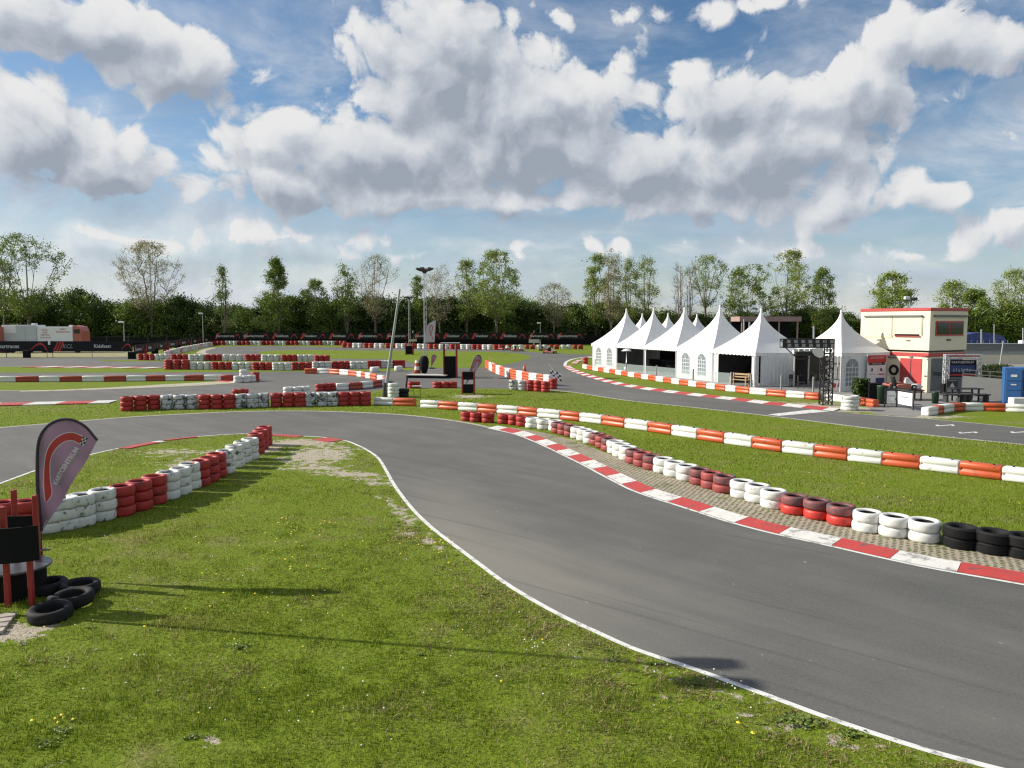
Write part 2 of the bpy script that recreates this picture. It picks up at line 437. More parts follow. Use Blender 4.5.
def ribbon(name, pts, w0, w1, z, m, kind='structure'):
    a, b = offset(pts, w0), offset(pts, w1); mb = MB()
    vs = [(p.x, p.y, z) for p in a] + [(p.x, p.y, z) for p in b]; n = len(pts)
    mb.add(vs, [(i, i+1, n+i+1, n+i) if w1 > w0 else (i, n+i, n+i+1, i+1) for i in range(n-1)])
    return mb.build(name, m, kind=kind)
def kerb(pts, w, seg, h=.05, phase=0, z0=.004, mats=('kerb_red', 'kerb_white'), start=0.0):
    "painted kerb stones to the left of the line (negative w: right), low at the line and rising away from it"
    step = seg/6; P = resample(pts, step)
    In, Out = P, offset(P, w); mb = MB(); k0 = round(start/step)
    sg = 1 if w > 0 else -1
    for i in range(len(P)-1):
        c = (((i+k0)//6) + phase) % 2
        gap = .012 if (i+k0) % 6 == 5 else 0
        a, b, c1, d = In[i].copy(), In[i+1].copy(), Out[i+1].copy(), Out[i].copy()
        if gap:
            b = b.lerp(a, gap/step); c1 = c1.lerp(d, gap/step)
        a.z = b.z = z0+.012; c1.z = d.z = z0+h
        q = [a, b, c1, d] if sg > 0 else [a, d, c1, b]
        mb.add(q, [(0,1,2,3)], c)
        lo = [Vector((v.x, v.y, z0-.01)) for v in (c1, d)]
        mb.add([d, c1, lo[0], lo[1]], [(0,1,2,3) if sg > 0 else (3,2,1,0)], c)
        lo = [Vector((v.x, v.y, z0-.01)) for v in (a, b)]
        mb.add([a, b, lo[1], lo[0]], [(3,2,1,0) if sg > 0 else (0,1,2,3)], c)
    return mb.build('kerb', [M[m] for m in mats], kind='structure')

# the ground: a fine sheet out to the horizon
mb = MB()
S = 1500
mb.add([(-S,-S,0),(S,-S,0),(S,S,0),(-S,S,0)], [(0,1,2,3)])
mb.build('ground', M['grass'], kind='structure')
def soil_value(x, y):
    m = np.zeros(x.shape)
    for (px, py, rx, ry, rot, w) in SOIL:
        c = G(px, py); a = R(rot); dx, dy = x-c.x, y-c.y
        u = (dx*math.cos(a)+dy*math.sin(a))/(rx*1.6); v = (-dx*math.sin(a)+dy*math.cos(a))/(ry*1.6)
        m = np.maximum(m, np.clip(1-np.sqrt(u*u+v*v), 0, 1)*w)
    return m
# the lawn round the track, with a fine attribute that says where it is worn down to soil
def lawn_grid(x0, x1, y0, y1, st):
    nx, ny = int((x1-x0)/st)+1, int((y1-y0)/st)+1
    xs, ys = np.meshgrid(np.linspace(x0, x1, nx), np.linspace(y0, y1, ny))
    co = np.stack([xs, ys, np.full(xs.shape, .002)], -1).reshape(-1, 3)
    i = np.arange((nx-1)*(ny-1)); r_, c_ = i//(nx-1), i % (nx-1); k = r_*nx+c_
    fs = np.stack([k, k+1, k+nx+1, k+nx], -1).ravel().astype(np.int32)
    me = bpy.data.meshes.new('lawn'); me.vertices.add(len(co)); me.vertices.foreach_set('co', co.astype(np.float32).ravel())
    n = len(i); me.loops.add(n*4); me.loops.foreach_set('vertex_index', fs); me.polygons.add(n)
    me.polygons.foreach_set('loop_start', np.arange(0, n*4, 4, dtype=np.int32)); me.polygons.foreach_set('loop_total', np.full(n, 4, np.int32))
    me.update(calc_edges=True); me.materials.append(M['grass'])
    at_ = me.attributes.new('soil', 'FLOAT', 'POINT'); at_.data.foreach_set('value', soil_value(xs, ys).ravel().astype(np.float32))
    o = bpy.data.objects.new('lawn', me); COL.objects.link(o); tag(o, kind='structure')
lawn_grid(-16, 30, 4, 62, .14)

# main track in the foreground
inner_px = [(0,483),(42,468),(90,454.5),(130,446),(165,440),(200,436.3),(240,433.8),(270,434),(303,436),(325,437.3),(345,440.3),(358,444.8),(370,451),(380,458.5),
            (388,471),(396,485),(411,505),(427,521.5),(442.5,534.5),(474,558),(505,581),(536,600),(567.5,617),(599,631.5),(630,645.5),(661,656.6),(700,669.5),(764,692.5),(832,717.5),(922.5,747),(1006,769)]
inner = gl(inner_px)
i0 = inner[0]; i1 = (inner[0]-inner[8]).normalized()
pre = [i0 + i1*k*3 + Vector((0, -.05*k*k*2, 0)) for k in range(6, 0, -1)]
post = [inner[-1] + (inner[-1]-inner[-6]).normalized()*k*1.0 + Vector((.12*k*k,0,0)) for k in range(1, 5)]
inner = pre + inner + post
outer_px = [(0,428),(64,422.7),(128,417.5),(190,414),(256,411.5),(320,411.5),(384,414),(421,417),(459,422),(489,428),(512,433),(526,437.5),(545,445.5),(561,453),(587,465.7),(600,472.7),(615,480.5),
            (633,489.5),(655,497.5),(676,504),(704,513),(731,521.5),(775,533),(828,544.5),(876,555.5),(930,567),(995,578.5),(1050,588),(1120,599),(1250,618)]
outer = gl(outer_px)
o1 = (outer[0]-outer[6]).normalized()
outer = [outer[0]+o1*k*4 for k in range(6, 0, -1)] + outer
track_poly = inner + list(reversed(outer))
far_r = G(1500, 660)
track_poly = inner + [Vector((22,5.0,0))] + list(reversed(outer))
sheet('track', track_poly, .004, M['asphalt'])
ribbon('track_edge_line', inner, -.10, .0, .008, M['line'])
ol = gl(outer_px[:10]); ribbon('track_edge_line', ol, -.04, .22, .008, M['line_old'])
ko = gl(outer_px[9:])
ribbon('track_edge_line', ko, -.13, -.04, .008, M['line'])
kerb(ko, .46, 1.17, .07, phase=1, start=.35)
# the short red and white kerb pieces on the inside of the bend
def sub_px(pts): return gl(pts, 5)
kerb(sub_px([(118,448.6),(130,446),(145,443.2),(160,440.8)]), -.5, 1.6, .03, mats=('kerb_red', 'kerb_white'))
kerb(sub_px([(162,440.4),(185,437.6),(202,436.2)]), -.32, 4, .03)
kerb(sub_px([(262,434),(285,434.8),(308,436.3)]), -.45, 6, .02)
kerb(sub_px([(328,437.7),(345,440.3),(352,442.3)]), -.75, 6, .02)

# pavers behind the outer kerb
pav_in = gl(outer_px[10:])
pav_out = gl([(500,426),(530,430.5),(556,435.5),(585,445),(620,458.5),(655,472),(700,486.5),(742,499.5),(795,514.5),(850,528),(900,538.5),(960,549),(1024,559),(1120,574),(1250,592)])
pi2 = offset(pav_in, .44)
sheet('paved_verge', pi2 + list(reversed(pav_out)), .008, M['gridpaver'])

# the rest of the circuit
up = [(-80,357.6),(0,357.6),(60,357.3),(120,357),(165,356.6),(215,355.4),(208,353.6),(203,351.6),(204,349.6),(212,347.8),(240,346.2),(300,346.4),(380,348.2),(440,348.9),(500,350),(530,352),(560,353.4),(587,354.6),(596,355.6),
      (585,357.2),(573,359),(566,361.5),(563.5,364),(564,366.5),(568,369.5),(576,373),(590,377.7),(609,383),(634,388),(661,391.8),(687,395),(722,399),(752,402.5),(768,404.5),(800,407.7),(825,410),(850,413),(880,415.5),(918,418),(968,422.5),(1024,428),(1100,437),(1250,455)]
lo = [(1250,478),(1100,455),(1024,444.5),(943,436.5),(868,428),(818,421.7),(768,415.7),(700,408),(640,401.8),(620,399.3),(600,396.3),(577,392.6),(554,390.2),(540,389.2),(500,388.6),(430,388.5),(390,388.5),(371,391.8),(350,395.5),(300,399.5),(200,399.5),(118,400.8),(60,403),(0,404.5),(-80,406.5)]
sheet('track', gl(up, 4) + gl(lo, 4), .004, M['asphalt'])
infield = [(258,352.2),(275,350.6),(300,350.2),(400,350.8),(460,351.3),(500,352.2),(522,354),(531,357),(522,360.8),(505,364.5),(486,367.2),(460,368),(436,367.8),(420,364.8),(405,361),(380,359.2),(330,358.6),(280,357),(262,354.6)]
sheet('infield_grass', gl(infield, 4), .010, M['grass'])
isl2 = [(-80,366.5),(0,366.8),(165,368.3),(240,369.2),(300,370),(360,369.4),(400,368),(418,367.3),(426,368.2),(410,370.2),(384,371.3),(300,371.6),(240,372),(130,372.6),(0,372.8),(-80,372.8)]
sheet('infield_grass', gl(isl2, 4), .010, M['grass'])
isl3 = [(-80,381.5),(0,381.5),(120,381),(200,380.2),(236,380.2),(243,382.4),(200,385),(130,388),(60,390.3),(0,390.8),(-80,391)]
sheet('infield_grass', gl(isl3, 4), .010, M['grass'])
sheet('infield_grass', gl([(100,359.8),(140,359.9),(330,360.6),(332,361.9),(140,361.5),(100,361)], 3), .010, M['grass'])
sheet('sandy_verge', gl([(20,391.2),(60,389.8),(110,387.6),(170,384.2),(236,380.9),(243,382.4),(200,385.6),(130,388.6),(60,391),(20,391.8)], 4), .014, M['sand'])
sheet('sandy_verge', gl([(196,353.4),(200,350.2),(210,347.6),(216,348),(207,350.6),(206,353),(214,355)], 4), .014, M['sand'])
# kerbs and lines of the back part
kerb(gl([(-60,405),(0,403.0),(60,401.6),(122,400.2)]), -2.0, 1.65, .06, start=.35)
kerb(gl([(40,366.2),(90,366.5),(168,367.3)]), -2.6, 1.42, .05)
kerb(gl([(300,378),(240,377),(212,378.4),(225,380.4),(245,382.2)][2:]), -.8, 2.5, .05, phase=1)
kl = gl([(564.2,366),(568,369.5),(576,373),(590,377.7),(609,383),(634,388),(661,391.8),(687,395),(722,399),(752,402.5),(768,404.5),(800,407.7),(836,411.3)])
kerb(kl, .62, 1.25, .10)
ribbon('track_edge_line', gl([(606,354.9),(585,357),(573,358.8),(566,361.3),(563.6,364),(564,366.2),(568,369.3)]), .0, .35, .010, M['line'])
kerb(gl([(596,355.8),(583,358.6),(574,361.5),(571,364.2)]), .7, 2.2, .05, phase=1)
ribbon('track_edge_line', gl(lo[:14]), -.05, .22, .008, M['line_old'])
ribbon('track_edge_line', gl([(850,413),(880,415.5),(918,418),(968,422.5),(1024,428),(1100,437)]), -.12, .03, .008, M['line_old'])
ribbon('track_edge_line', gl([(-80,391),(0,390.8),(60,390.4)]), -.1, .2, .012, M['line_old'])
# start line and grid marks
def gquad(name, q, z, m):
    mb = MB(); vs = [G(*p) for p in q]; vs = [(v.x, v.y, z) for v in vs]
    a = sum(vs[i][0]*vs[(i+1) % 4][1]-vs[(i+1) % 4][0]*vs[i][1] for i in range(4))
    if a < 0: vs.reverse()
    mb.add(vs, [(0,1,2,3)]); return mb
mb = gquad('l', [(768,414.6),(779,416.0),(830,411.4),(812,409.6)], .008, None); mb.build('start_line', M['line'], kind='structure')
for (x, y) in ((945,425.5), (968,432.7), (1020,432.3)):
    mb = MB()
    c = G(x, y); u = (G(x+8, y-.7)-c); w = (G(x+3, y+2.0)-c); w *= .35
    u2 = u.normalized()*.12
    for (a, b) in ((c-u, c+u), ):
        n_ = Vector((-u.y, u.x, 0)).normalized()*.07
        mb.quad(a-n_, b-n_, b+n_, a+n_)
    for s_ in (-1, 1):
        a = c + u*s_*.85; n_ = u.normalized()*.1
        b = a + w*s_*1.6
        mb.quad(a-n_, a+n_, b+n_, b-n_)
    for i, v in enumerate(mb.v): mb.v[i] = (v[0], v[1], .008 + .002*(i//4))
    mb.build('grid_mark', M['line'], kind='structure')
# paved terrace and apron
sheet('terrace', gl([(588,369.3),(617,374),(650,379.3),(681,383.8),(717,388.8),(751,392.8),(787,395.6),(829,399.5),(859,404.5),(870,409),(876,414.6)], 3) +
      [G(*q) for q in ((915,417.2),(921,414.5),(934,412),(950,409.5),(1024,409.5),(1200,412))] + [Vector((110,90,0)), Vector((45,120,0)), Vector((12.5,88,0))], .008, M['pave'])
# pale field beyond the banners, pale verge under them
sheet('dry_field', [G(*q) for q in ((60,344),(170,344),(165,336.2),(60,335.6))], .006, M['dryfield'])
sheet('dry_field', [G(*q) for q in ((-120,357.2),(128,356.8),(150,350),(-120,350))], .006, M['dryfield'])

# ------------------------------------------------------------------ grass blades, flowers
def inside(px, py, poly):
    "vectorised point in polygon"
    r = np.zeros(len(px), bool); P = np.array(poly); n = len(P)
    for i in range(n):
        x1, y1 = P[i]; x2, y2 = P[(i+1) % n]
        if y1 == y2: continue
        c = ((y1 > py) != (y2 > py)) & (px < (x2-x1)*(py-y1)/(y2-y1)+x1)
        r ^= c
    return r
track_xy = [(p.x, p.y) for p in track_poly]
rng = np.random.default_rng(5)
def vnoise(x, y, s, seed):
    "smooth value noise for clumping"
    g = np.random.default_rng(seed).random((64, 64))
    u, v = x*s, y*s; i, j = np.floor(u).astype(int), np.floor(v).astype(int); fu, fv = u-i, v-j
    fu = fu*fu*(3-2*fu); fv = fv*fv*(3-2*fv)
    a = g[i % 64, j % 64]; b = g[(i+1) % 64, j % 64]; c = g[i % 64, (j+1) % 64]; d = g[(i+1) % 64, (j+1) % 64]
    return (a*(1-fu)+b*fu)*(1-fv)+(c*(1-fu)+d*fu)*fv
def visible(x, y, marg=30):
    zc = y*CP+HC*SP; px = 512+F*x/zc; py = 384-F*((y*SP-HC*CP)/zc)
    return (px > -marg) & (px < 1024+marg) & (py < 768+marg*1.5) & (zc > 1)
def blades(x, y, h, w, mat, name, label=None, lean=.5):
    n = len(x)
    ang = rng.random(n)*2*math.pi; la = rng.random(n)*2*math.pi; lv = rng.random(n)*lean
    dx, dy = np.cos(ang)*w*.5, np.sin(ang)*w*.5
    tx, ty = x+np.cos(la)*lv*h, y+np.sin(la)*lv*h
    v = np.zeros((n, 3, 3), np.float32)
    v[:, 0, 0] = x-dx; v[:, 0, 1] = y-dy; v[:, 1, 0] = x+dx; v[:, 1, 1] = y+dy
    v[:, 2, 0] = tx; v[:, 2, 1] = ty; v[:, 2, 2] = h
    me = bpy.data.meshes.new(name)
    me.vertices.add(n*3); me.vertices.foreach_set('co', v.ravel())
    me.loops.add(n*3); me.loops.foreach_set('vertex_index', np.arange(n*3, dtype=np.int32))
    me.polygons.add(n); me.polygons.foreach_set('loop_start', np.arange(0, n*3, 3, dtype=np.int32))
    me.polygons.foreach_set('loop_total', np.full(n, 3, np.int32))
    me.materials.append(mat); me.update(calc_edges=True)
    o = bpy.data.objects.new(name, me); COL.objects.link(o)
    tag(o, label, 'grass' if label else None, kind='stuff'); return o
# near lawn inside the bend
inn = [(p.x, p.y) for p in offset(inner, -.15)]
lawn = inn + [(8, 3.0), (-30, 3.0)]
def scatter(n, x0, x1, y0, y1): return rng.random(n)*(x1-x0)+x0, rng.random(n)*(y1-y0)+y0
def soilmask(x, y):
    m = soil_value(x, y)
    n = vnoise(x, y, 4.3, 21)*.5+vnoise(x, y, 11, 22)*.5
    return rng.random(len(x)) < np.clip((m+(n-.5)*1.5-.24)/.25, 0, .94)
X, Y = [], []
for (y0, y1, dens) in ((6.5,10,2300),(10,13,1500),(13,17,950),(17,22,450),(22,32,230)):
    x0, x1 = -.74*y1-1, 6.5
    x, y = scatter(int(dens*(x1-x0)*(y1-y0)), x0, x1, y0, y1)
    k = visible(x, y) & inside(x, y, lawn); x, y = x[k], y[k]
    X.append(x); Y.append(y)
x = np.concatenate(X); y = np.concatenate(Y)
k = ~soilmask(x, y)
x, y = x[k], y[k]
cl = vnoise(x, y, 3.5, 1)*.6+vnoise(x, y, .8, 2)*.4
k = rng.random(len(x)) < (.25+1.1*cl); x, y, cl = x[k], y[k], cl[k]
h = (.016+.044*rng.random(len(x))**1.4)*(.35+1.5*cl**1.3)
tuft = vnoise(x, y, 6.0, 31) > .80
h = np.where(tuft, h*1.7, h)
dl = np.full(len(x), 9.0)
for a_ in inner[::2]: dl = np.minimum(dl, np.hypot(x-a_.x, y-a_.y))
pd = np.clip(1.5*np.exp(-dl/.75)*(.2+vnoise(x, y, 1.7, 41)*1.5), 0, .95)
for (px, py, rr_, w_) in ((225,668,.55,.5),(195,690,.5,.35),(60,655,.6,.4),(400,715,.5,.3),(330,600,.6,.25),(150,610,.6,.25),(560,740,.7,.35),(300,560,.9,.2)):
    c_ = G(px, py); pd = np.maximum(pd, w_*np.exp(-((x-c_.x)**2+(y-c_.y)**2)/(rr_*rr_))*(.4+1.2*vnoise(x, y, 4, 43)))
dry = rng.random(len(x)) < pd
blades(x[dry], y[dry], h[dry]*.6+.008, .009+.0009*y[dry], M['straw'], 'dry_grass', 'straw-coloured dry grass along the white line and in patches of the lawn', lean=2.2)
x, y, h = x[~dry], y[~dry], h[~dry]
blades(x, y, h, .006+.0006*y, M['blade'], 'lawn_grass', 'short green lawn grass on the inside of the track bend')
# strip between the track and the barrier line, and beyond it
pav_xy = [(p.x, p.y) for p in pi2 + list(reversed(pav_out))]
strip = [(p.x, p.y) for p in gl([(500,425.6),(530,430.1),(556,435),(585,444.5),(620,458),(655,471.5),(700,486),(742,499),(795,514),(850,527.5),(900,538),(960,548.5),(1024,558.5),(1120,573.5),
          (1120,455.5),(1024,444.7),(943,436.9),(868,428.5),(818,422.2),(768,416.3),(700,408.6),(640,402.4),(600,397),(554,390.8),(430,389.2),(384,391),(350,397),(300,402),(120,402),(0,408),(-60,410),(-60,432),(0,427),(128,416.7),(256,410.7),(384,413.2),(459,421),(489,427)], 2)]
X, Y = [], []
for (y0, y1, dens) in ((13,20,380),(20,30,170),(30,52,60)):
    x0, x1 = -.75*y1, .78*y1
    x, y = scatter(int(dens*(x1-x0)*(y1-y0)), x0, x1, y0, y1)
    k = visible(x, y) & inside(x, y, strip); X.append(x[k]); Y.append(y[k])
x = np.concatenate(X); y = np.concatenate(Y)
k = ~soilmask(x, y); x, y = x[k], y[k]
cl = vnoise(x, y, 2.2, 4)*.6+vnoise(x, y, .5, 6)*.4
h = (.02+.05*rng.random(len(x)))*(.5+1.0*cl)
blades(x, y, h, .004+.0008*y, M['blade'], 'verge_grass', 'mown grass on both sides of the orange and white barrier line')
# sparse grass in the pavers
x, y = scatter(60000, -2, 16, 12, 36)
k = inside(x, y, pav_xy) & visible(x, y); x, y = x[k], y[k]
cl = vnoise(x, y, 1.1, 9); k = cl > .62; x, y = x[k], y[k]
blades(x, y, .02+.03*rng.random(len(x)), .003+.0006*y, M['blade'], 'paver_grass', 'sparse grass growing through the grid pavers')
# dandelions and daisies
def flowers(spots, mat, name, label, r):
    mb = MB()
    for (x, y, z, s) in spots:
        n = 6; c = Vector((x, y, z)); rr = r*s
        vs = [c+Vector((math.cos(t)*rr, math.sin(t)*rr, -.004)) for t in [2*math.pi*i/n for i in range(n)]] + [c+Vector((0, 0, .010))]
        mb.add(vs, [(i, (i+1) % n, n) for i in range(n)])
    o = mb.build(name, mat); tag(o, label, 'flowers', kind='stuff')
ys, ws = [], []
def clump(px, py, n, sp, lst, s=1):
    c = G(px, py)
    for _ in range(n):
        x, y = random.gauss(c.x, sp), random.gauss(c.y, sp*1.3)
        if inside(np.array([x]), np.array([y]), track_xy)[0]: continue
        lst.append((x, y, random.uniform(.045, .085), s*random.uniform(.7, 1.3)))
for q in ((435,545,16,.35),(275,532,22,.75),(430,540,8,.5),(262,560,10,.5),(60,722,4,.12),(50,727,2,.06),(225,612,6,.5),(130,462,14,.9),(20,488,14,.9),(290,530,8,.4),(735,735,2,.15),(100,470,8,.7)):
    clump(*q, ys)
for q in ((330,690,10,1.6),(215,640,12,1.5),(120,560,6,1.5),(535,650,9,.08),(140,660,5,.1),(300,725,8,.6),(200,590,10,1.2),(90,640,6,.5),(420,700,8,1.0),(720,690,18,.28),(670,665,8,.25)):
    clump(*q, ws, .75)
for _ in range(260):
    x, y = random.uniform(-2, 22), random.uniform(18, 48)
    if inside(np.array([x]), np.array([y]), strip)[0]: (ys if random.random() < .65 else ws).append((x, y, .06, 1.1))
for _ in range(90):
    x, y = random.uniform(-36, -6), random.uniform(36, 44)
    if inside(np.array([x]), np.array([y]), strip)[0]: (ys if random.random() < .4 else ws).append((x, y, .06, 1.6))
for _ in range(130):
    x, y = random.uniform(-12, 2), random.uniform(8.5, 24)
    if inside(np.array([x]), np.array([y]), lawn)[0]: (ys if random.random() < .6 else ws).append((x, y, random.uniform(.04, .07), random.uniform(.5, .9)))
flowers(ys, M['flower_y'], 'dandelions', 'yellow dandelions dotted through the grass', .022)
flowers(ws, M['flower_w'], 'daisies', 'small white daisies dotted through the grass', .016)
# low broad leaved weeds at the track edge
mbw = MB()
def weed(px, py, r, n):
    c = G(px, py)
    for _ in range(n):
        a = random.random()*6.28; l = r*random.uniform(.4, 1); w = .015+.01*random.random()
        b0 = c + Vector((random.gauss(0, r*.8), random.gauss(0, r*.5), .01)); d = Vector((math.cos(a), math.sin(a), 0)); s_ = Vector((-d.y, d.x, 0))*w
        m1 = b0 + d*l*.5*.5 + Vector((0, 0, l*.30)); t1 = b0 + d*l*.8 + Vector((0, 0, l*.28))
        mbw.add([b0, m1-s_, t1, m1+s_], [(0,1,2,3)])
for q in ((800,722,.13,150),(655,665,.06,60),(90,628,.05,20),(695,685,.08,60),(420,655,.05,30),(240,648,.1,60),(850,735,.1,60),(45,745,.08,50),(62,732,.07,50),(190,738,.06,40)): weed(*q)
for k in range(60):
    p = inner[random.randrange(60, len(inner)-6)]
    q = p + Vector((-random.uniform(.1, .8), -random.uniform(0, .4), 0))
    zc = q.y*CP+HC*SP; weed(512+F*q.x/zc, 384-F*(q.y*SP-HC*CP)/zc, .05, 14)
o = mbw.build('weeds', M['leaf_mid']); tag(o, 'broad leaved weeds along the white line at the track edge', 'weeds', kind='stuff')
# ------------------------------------------------------------------ tyres
_tc = {}
def tyre_mesh(mat, D=.635, h=.23, n=40, worn=None, tread=False):
    key = (mat, D, h, n, tread)
    if key in _tc: return _tc[key]
    r = D/2; mb = MB()
    e = .012 if n >= 24 else 0
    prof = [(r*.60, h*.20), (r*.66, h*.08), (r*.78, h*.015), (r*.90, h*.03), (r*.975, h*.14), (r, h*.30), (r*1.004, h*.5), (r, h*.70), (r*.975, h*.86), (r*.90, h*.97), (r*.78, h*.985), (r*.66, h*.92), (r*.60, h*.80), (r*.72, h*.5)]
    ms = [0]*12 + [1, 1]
    mb.lathe(prof, n, closed=True, mats=ms)
    if tread:
        # tread blocks standing proud of the casing
        for row in range(5):
            z = h*(.2+.15*row)
            for i in range(n):
                t = 2*math.pi*(i+.5*(row % 2))/n
                mb.box((math.cos(t)*r*.995, math.sin(t)*r*.995, z), (.022, D*math.pi/n*.68, h*.10), rz=t)
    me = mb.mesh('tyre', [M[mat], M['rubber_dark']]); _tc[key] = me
    return me
def stack(p, mats, D, h, n, label, group, name='tyre_stack', jit=.012, tread=False, cat_='tyre stack'):
    "a bolted stack: one thing, each tyre a part of it"
    t = empty(name, (p.x, p.y, p.z), 0, label, cat_, group)
    for i, m in enumerate(mats):
        o = mobj('tyre', tyre_mesh(m, D, h, n, tread=tread), t, (random.uniform(-jit, jit), random.uniform(-jit, jit), i*h*.985))
        o.rotation_euler = (random.uniform(-.012, .012), random.uniform(-.012, .012), random.random()*6.28)
        s = random.uniform(.97, 1.03); o.scale = (s, s, 1)
        if len(set(mats)) > 1 and m == 'red_worn': o['label'] = 'worn dark tyre with little red left'
    return t
ORD = ['first','second','third','fourth','fifth','sixth','seventh','eighth','ninth','tenth','eleventh','twelfth','thirteenth','fourteenth','fifteenth','sixteenth','seventeenth','eighteenth','nineteenth','twentieth',
       'twenty-first','twenty-second','twenty-third','twenty-fourth','twenty-fifth','twenty-sixth','twenty-seventh','twenty-eighth','twenty-ninth','thirtieth']
def runs(lst, key):
    out = []
    for it in lst:
        if out and key(out[-1][0]) == key(it): out[-1].append(it)
        else: out.append([it])
    return out
def posword(i, n, near='nearest', far='farthest'):
    if n == 1: return 'single'
    if n == 2: return (near, far)[i]
    if n == 3: return (near, 'middle', far)[i]
    return (near if i == 0 else far if i == n-1 else ORD[i])

# wall along the right-hand kerb, listed from the right (nearest) to the far left
RW = [(1023,560.5,'k'),(992,556,'k'),(960,550.5,'k'),(923.5,544,'w'),(894,539,'w'),(867,534,'w'),(841,527,'d'),(817,521,'d'),(794,516,'d'),(773,510,'w'),(757,504,'w'),(742,499.5,'w'),(724.5,494,'e'),(712,490,'e'),(700,486,'e'),
      (687,482,'w'),(674.5,478,'w'),(663,474,'w'),(652,471,'e'),(643,467.5,'e'),(635,464.5,'e'),(628,461,'w'),(621.5,457.8,'w'),(615.5,454.6,'w'),(610,452,'e'),(603.5,449,'e'),(597.5,446,'e'),(591,444,'w'),(584.5,441.5,'w'),(578,439.3,'w'),
      (571.5,437.3,'e'),(565,435.5,'e'),(558.5,433.8,'e'),(555.5,431.5,'w'),(543.7,430,'w'),(532.5,428.6,'w'),(522.5,427,'r'),(514.5,425.5,'r'),(504,424.4,'r'),(488,423.4,'r'),(476,422.7,'r'),(466.5,421.6,'r')]
cname = {'k':'black','w':'white','d':'red and charred grey','e':'worn dark red','r':'bright red'}
rr = runs(RW, lambda q: q[2]); cnt = {}
for g in rr:
    c = g[0][2]; cnt[c] = cnt.get(c, 0)+1; k = cnt[c]
    tot = sum(1 for q in rr if q[0][2] == c)
    for i, (px, py, cc) in enumerate(g):
        p = away(G(px, py), .30)
        dist = p.length
        n = 48 if dist < 20 else 28 if dist < 28 else 20
        mats = {'k':['black_tyre']*2,'w':['white_tyre']*2,'d':['red_fresh','red_worn'],'e':['red_dull','red_worn'],'r':['red_tyre']*2}[cc]
        if cc == 'e' and i % 2: mats = ['red_dull','red_dull']
        if c == 'r': lab = f'{ORD[i]} bright red stack left of the white ones, far left end of the kerb wall'
        else:
            what = 'group' if tot > 1 else 'trio'
            lab = f'{posword(i,len(g))} stack of the red trio with charred grey tops, kerb wall' if cc == 'd' else f'{posword(i,len(g))} stack of the bare black trio ending the kerb wall' if cc == 'k' else f'{posword(i,len(g))} stack ' + (f'in the {ORD[k-1]} {cname[c]} group from the right end, kerb wall' if tot > 1 else f'of the {cname[c]} trio at the right end of the kerb wall')
        D = .635 if c != 'r' else (.56 if i > 3 else .60)
        stack(p, mats, D, .228, n, lab, 'tyre stacks along the red and white kerb', tread=(cc == 'k'))

# wall on the lawn inside the bend, listed from the near left end to the far right end
LW = [(5,537,'r'),(28,535.5,'r'),(50,534.5,'w'),(66,531.5,'w'),(82,528,'w'),(103,522,'w'),(122.5,517.3,'r'),(140,511.5,'r'),(155,505.5,'r'),(168.5,500.8,'w'),(180.5,496,'w'),(190.5,490.5,'w'),(200,487.3,'r'),(209.5,483,'r'),(217,478.6,'r'),
      (226,474.8,'w'),(235,468.8,'w'),(243,464.2,'w'),(250.5,460.5,'w'),(256.5,454.8,'r'),(261,450.2,'r'),(265,446.2,'r')]
rl = runs(LW, lambda q: q[2]); cnt = {}
for g in rl:
    c = g[0][2]; cnt[c] = cnt.get(c, 0)+1; k = cnt[c]
    nm = {'w':'scuffed white','r':'red'}[c]
    for i, (px, py, cc) in enumerate(g):
        p = away(G(px, py), .28); dist = p.length
        n = 44 if dist < 21 else 28
        lab = f'{posword(i,len(g))} stack in the {ORD[k-1]} {nm} group from the mauve flag, lawn wall'
        if c == 'r' and k == 1: lab = ('red three-tyre stack at the frame edge behind the marshal stand', 'red three-tyre stack just left of the mauve flag')[i]
        stack(p, [{'w':'white_scuffed','r':'red_tyre'}[c]]*3, .60 if dist < 22 else .57, .245, n, lab, 'tyre stacks across the lawn inside the bend')

# wall beyond the bend: red and black-marked white trios
MW = []
for xs, y, c in (((127.3,140.8,154),(411.4,410.6,409.8),'r'),((167.3,179.6,192),(409.7,409.5,409.2),'g'),((204.8,217.2,229.3),(409.4,409.2,408.9),'r'),((241,252.5,263.5),(408.4,408,407.5),'g'),((276.5,288.5,300),(407.4,407.2,407),'r'),((310.5,322.3,333.3),(406.6,406.4,406.2),'g'),((344,355,365.5),(406.1,405.9,405.7),'r')):
    for a, b in zip(xs, y): MW.append((a, b, c))
cnt = {}
for g in runs(MW, lambda q: q[2]):
    c = g[0][2]; cnt[c] = cnt.get(c, 0)+1
    for i, (px, py, cc) in enumerate(g):
        p = away(G(px, py), .3)
        nm = 'red' if c == 'r' else 'black-smeared white'
        lab = f'{("left","middle","right")[i]} stack in the {ORD[cnt[c]-1]} {nm} trio from the left, wall beyond the bend'
        stack(p, [{'g':'grey_marked','r':'red_tyre'}[c]]*3, .635, .258, 24, lab, 'tyre stacks in the wall beyond the bend')
def few(name_, pts, mats, D, h, n, group, labels, tag_cat='tyre stack'):
    for (px, py), lab in zip(pts, labels): stack(away(G(px, py), D/2), mats, D, h, n, lab, group)
few('t', [(237.5,401.5),(243.5,401)], ['red_tyre']*3, .62, .235, 18, 'red tyre stacks behind the wall beyond the bend', ['left of two red tyre stacks peeping over the wall beyond the bend', 'right of two red tyre stacks peeping over the wall beyond the bend'])
few('t', [(288,395.3),(297,395),(305.5,394.4)], ['white_tyre']*2, .62, .26, 18, 'white tyre stacks by the hairpin', [f'{w} clean white tyre stack behind the black-smeared wall, by the hairpin' for w in ('left','middle','right')])
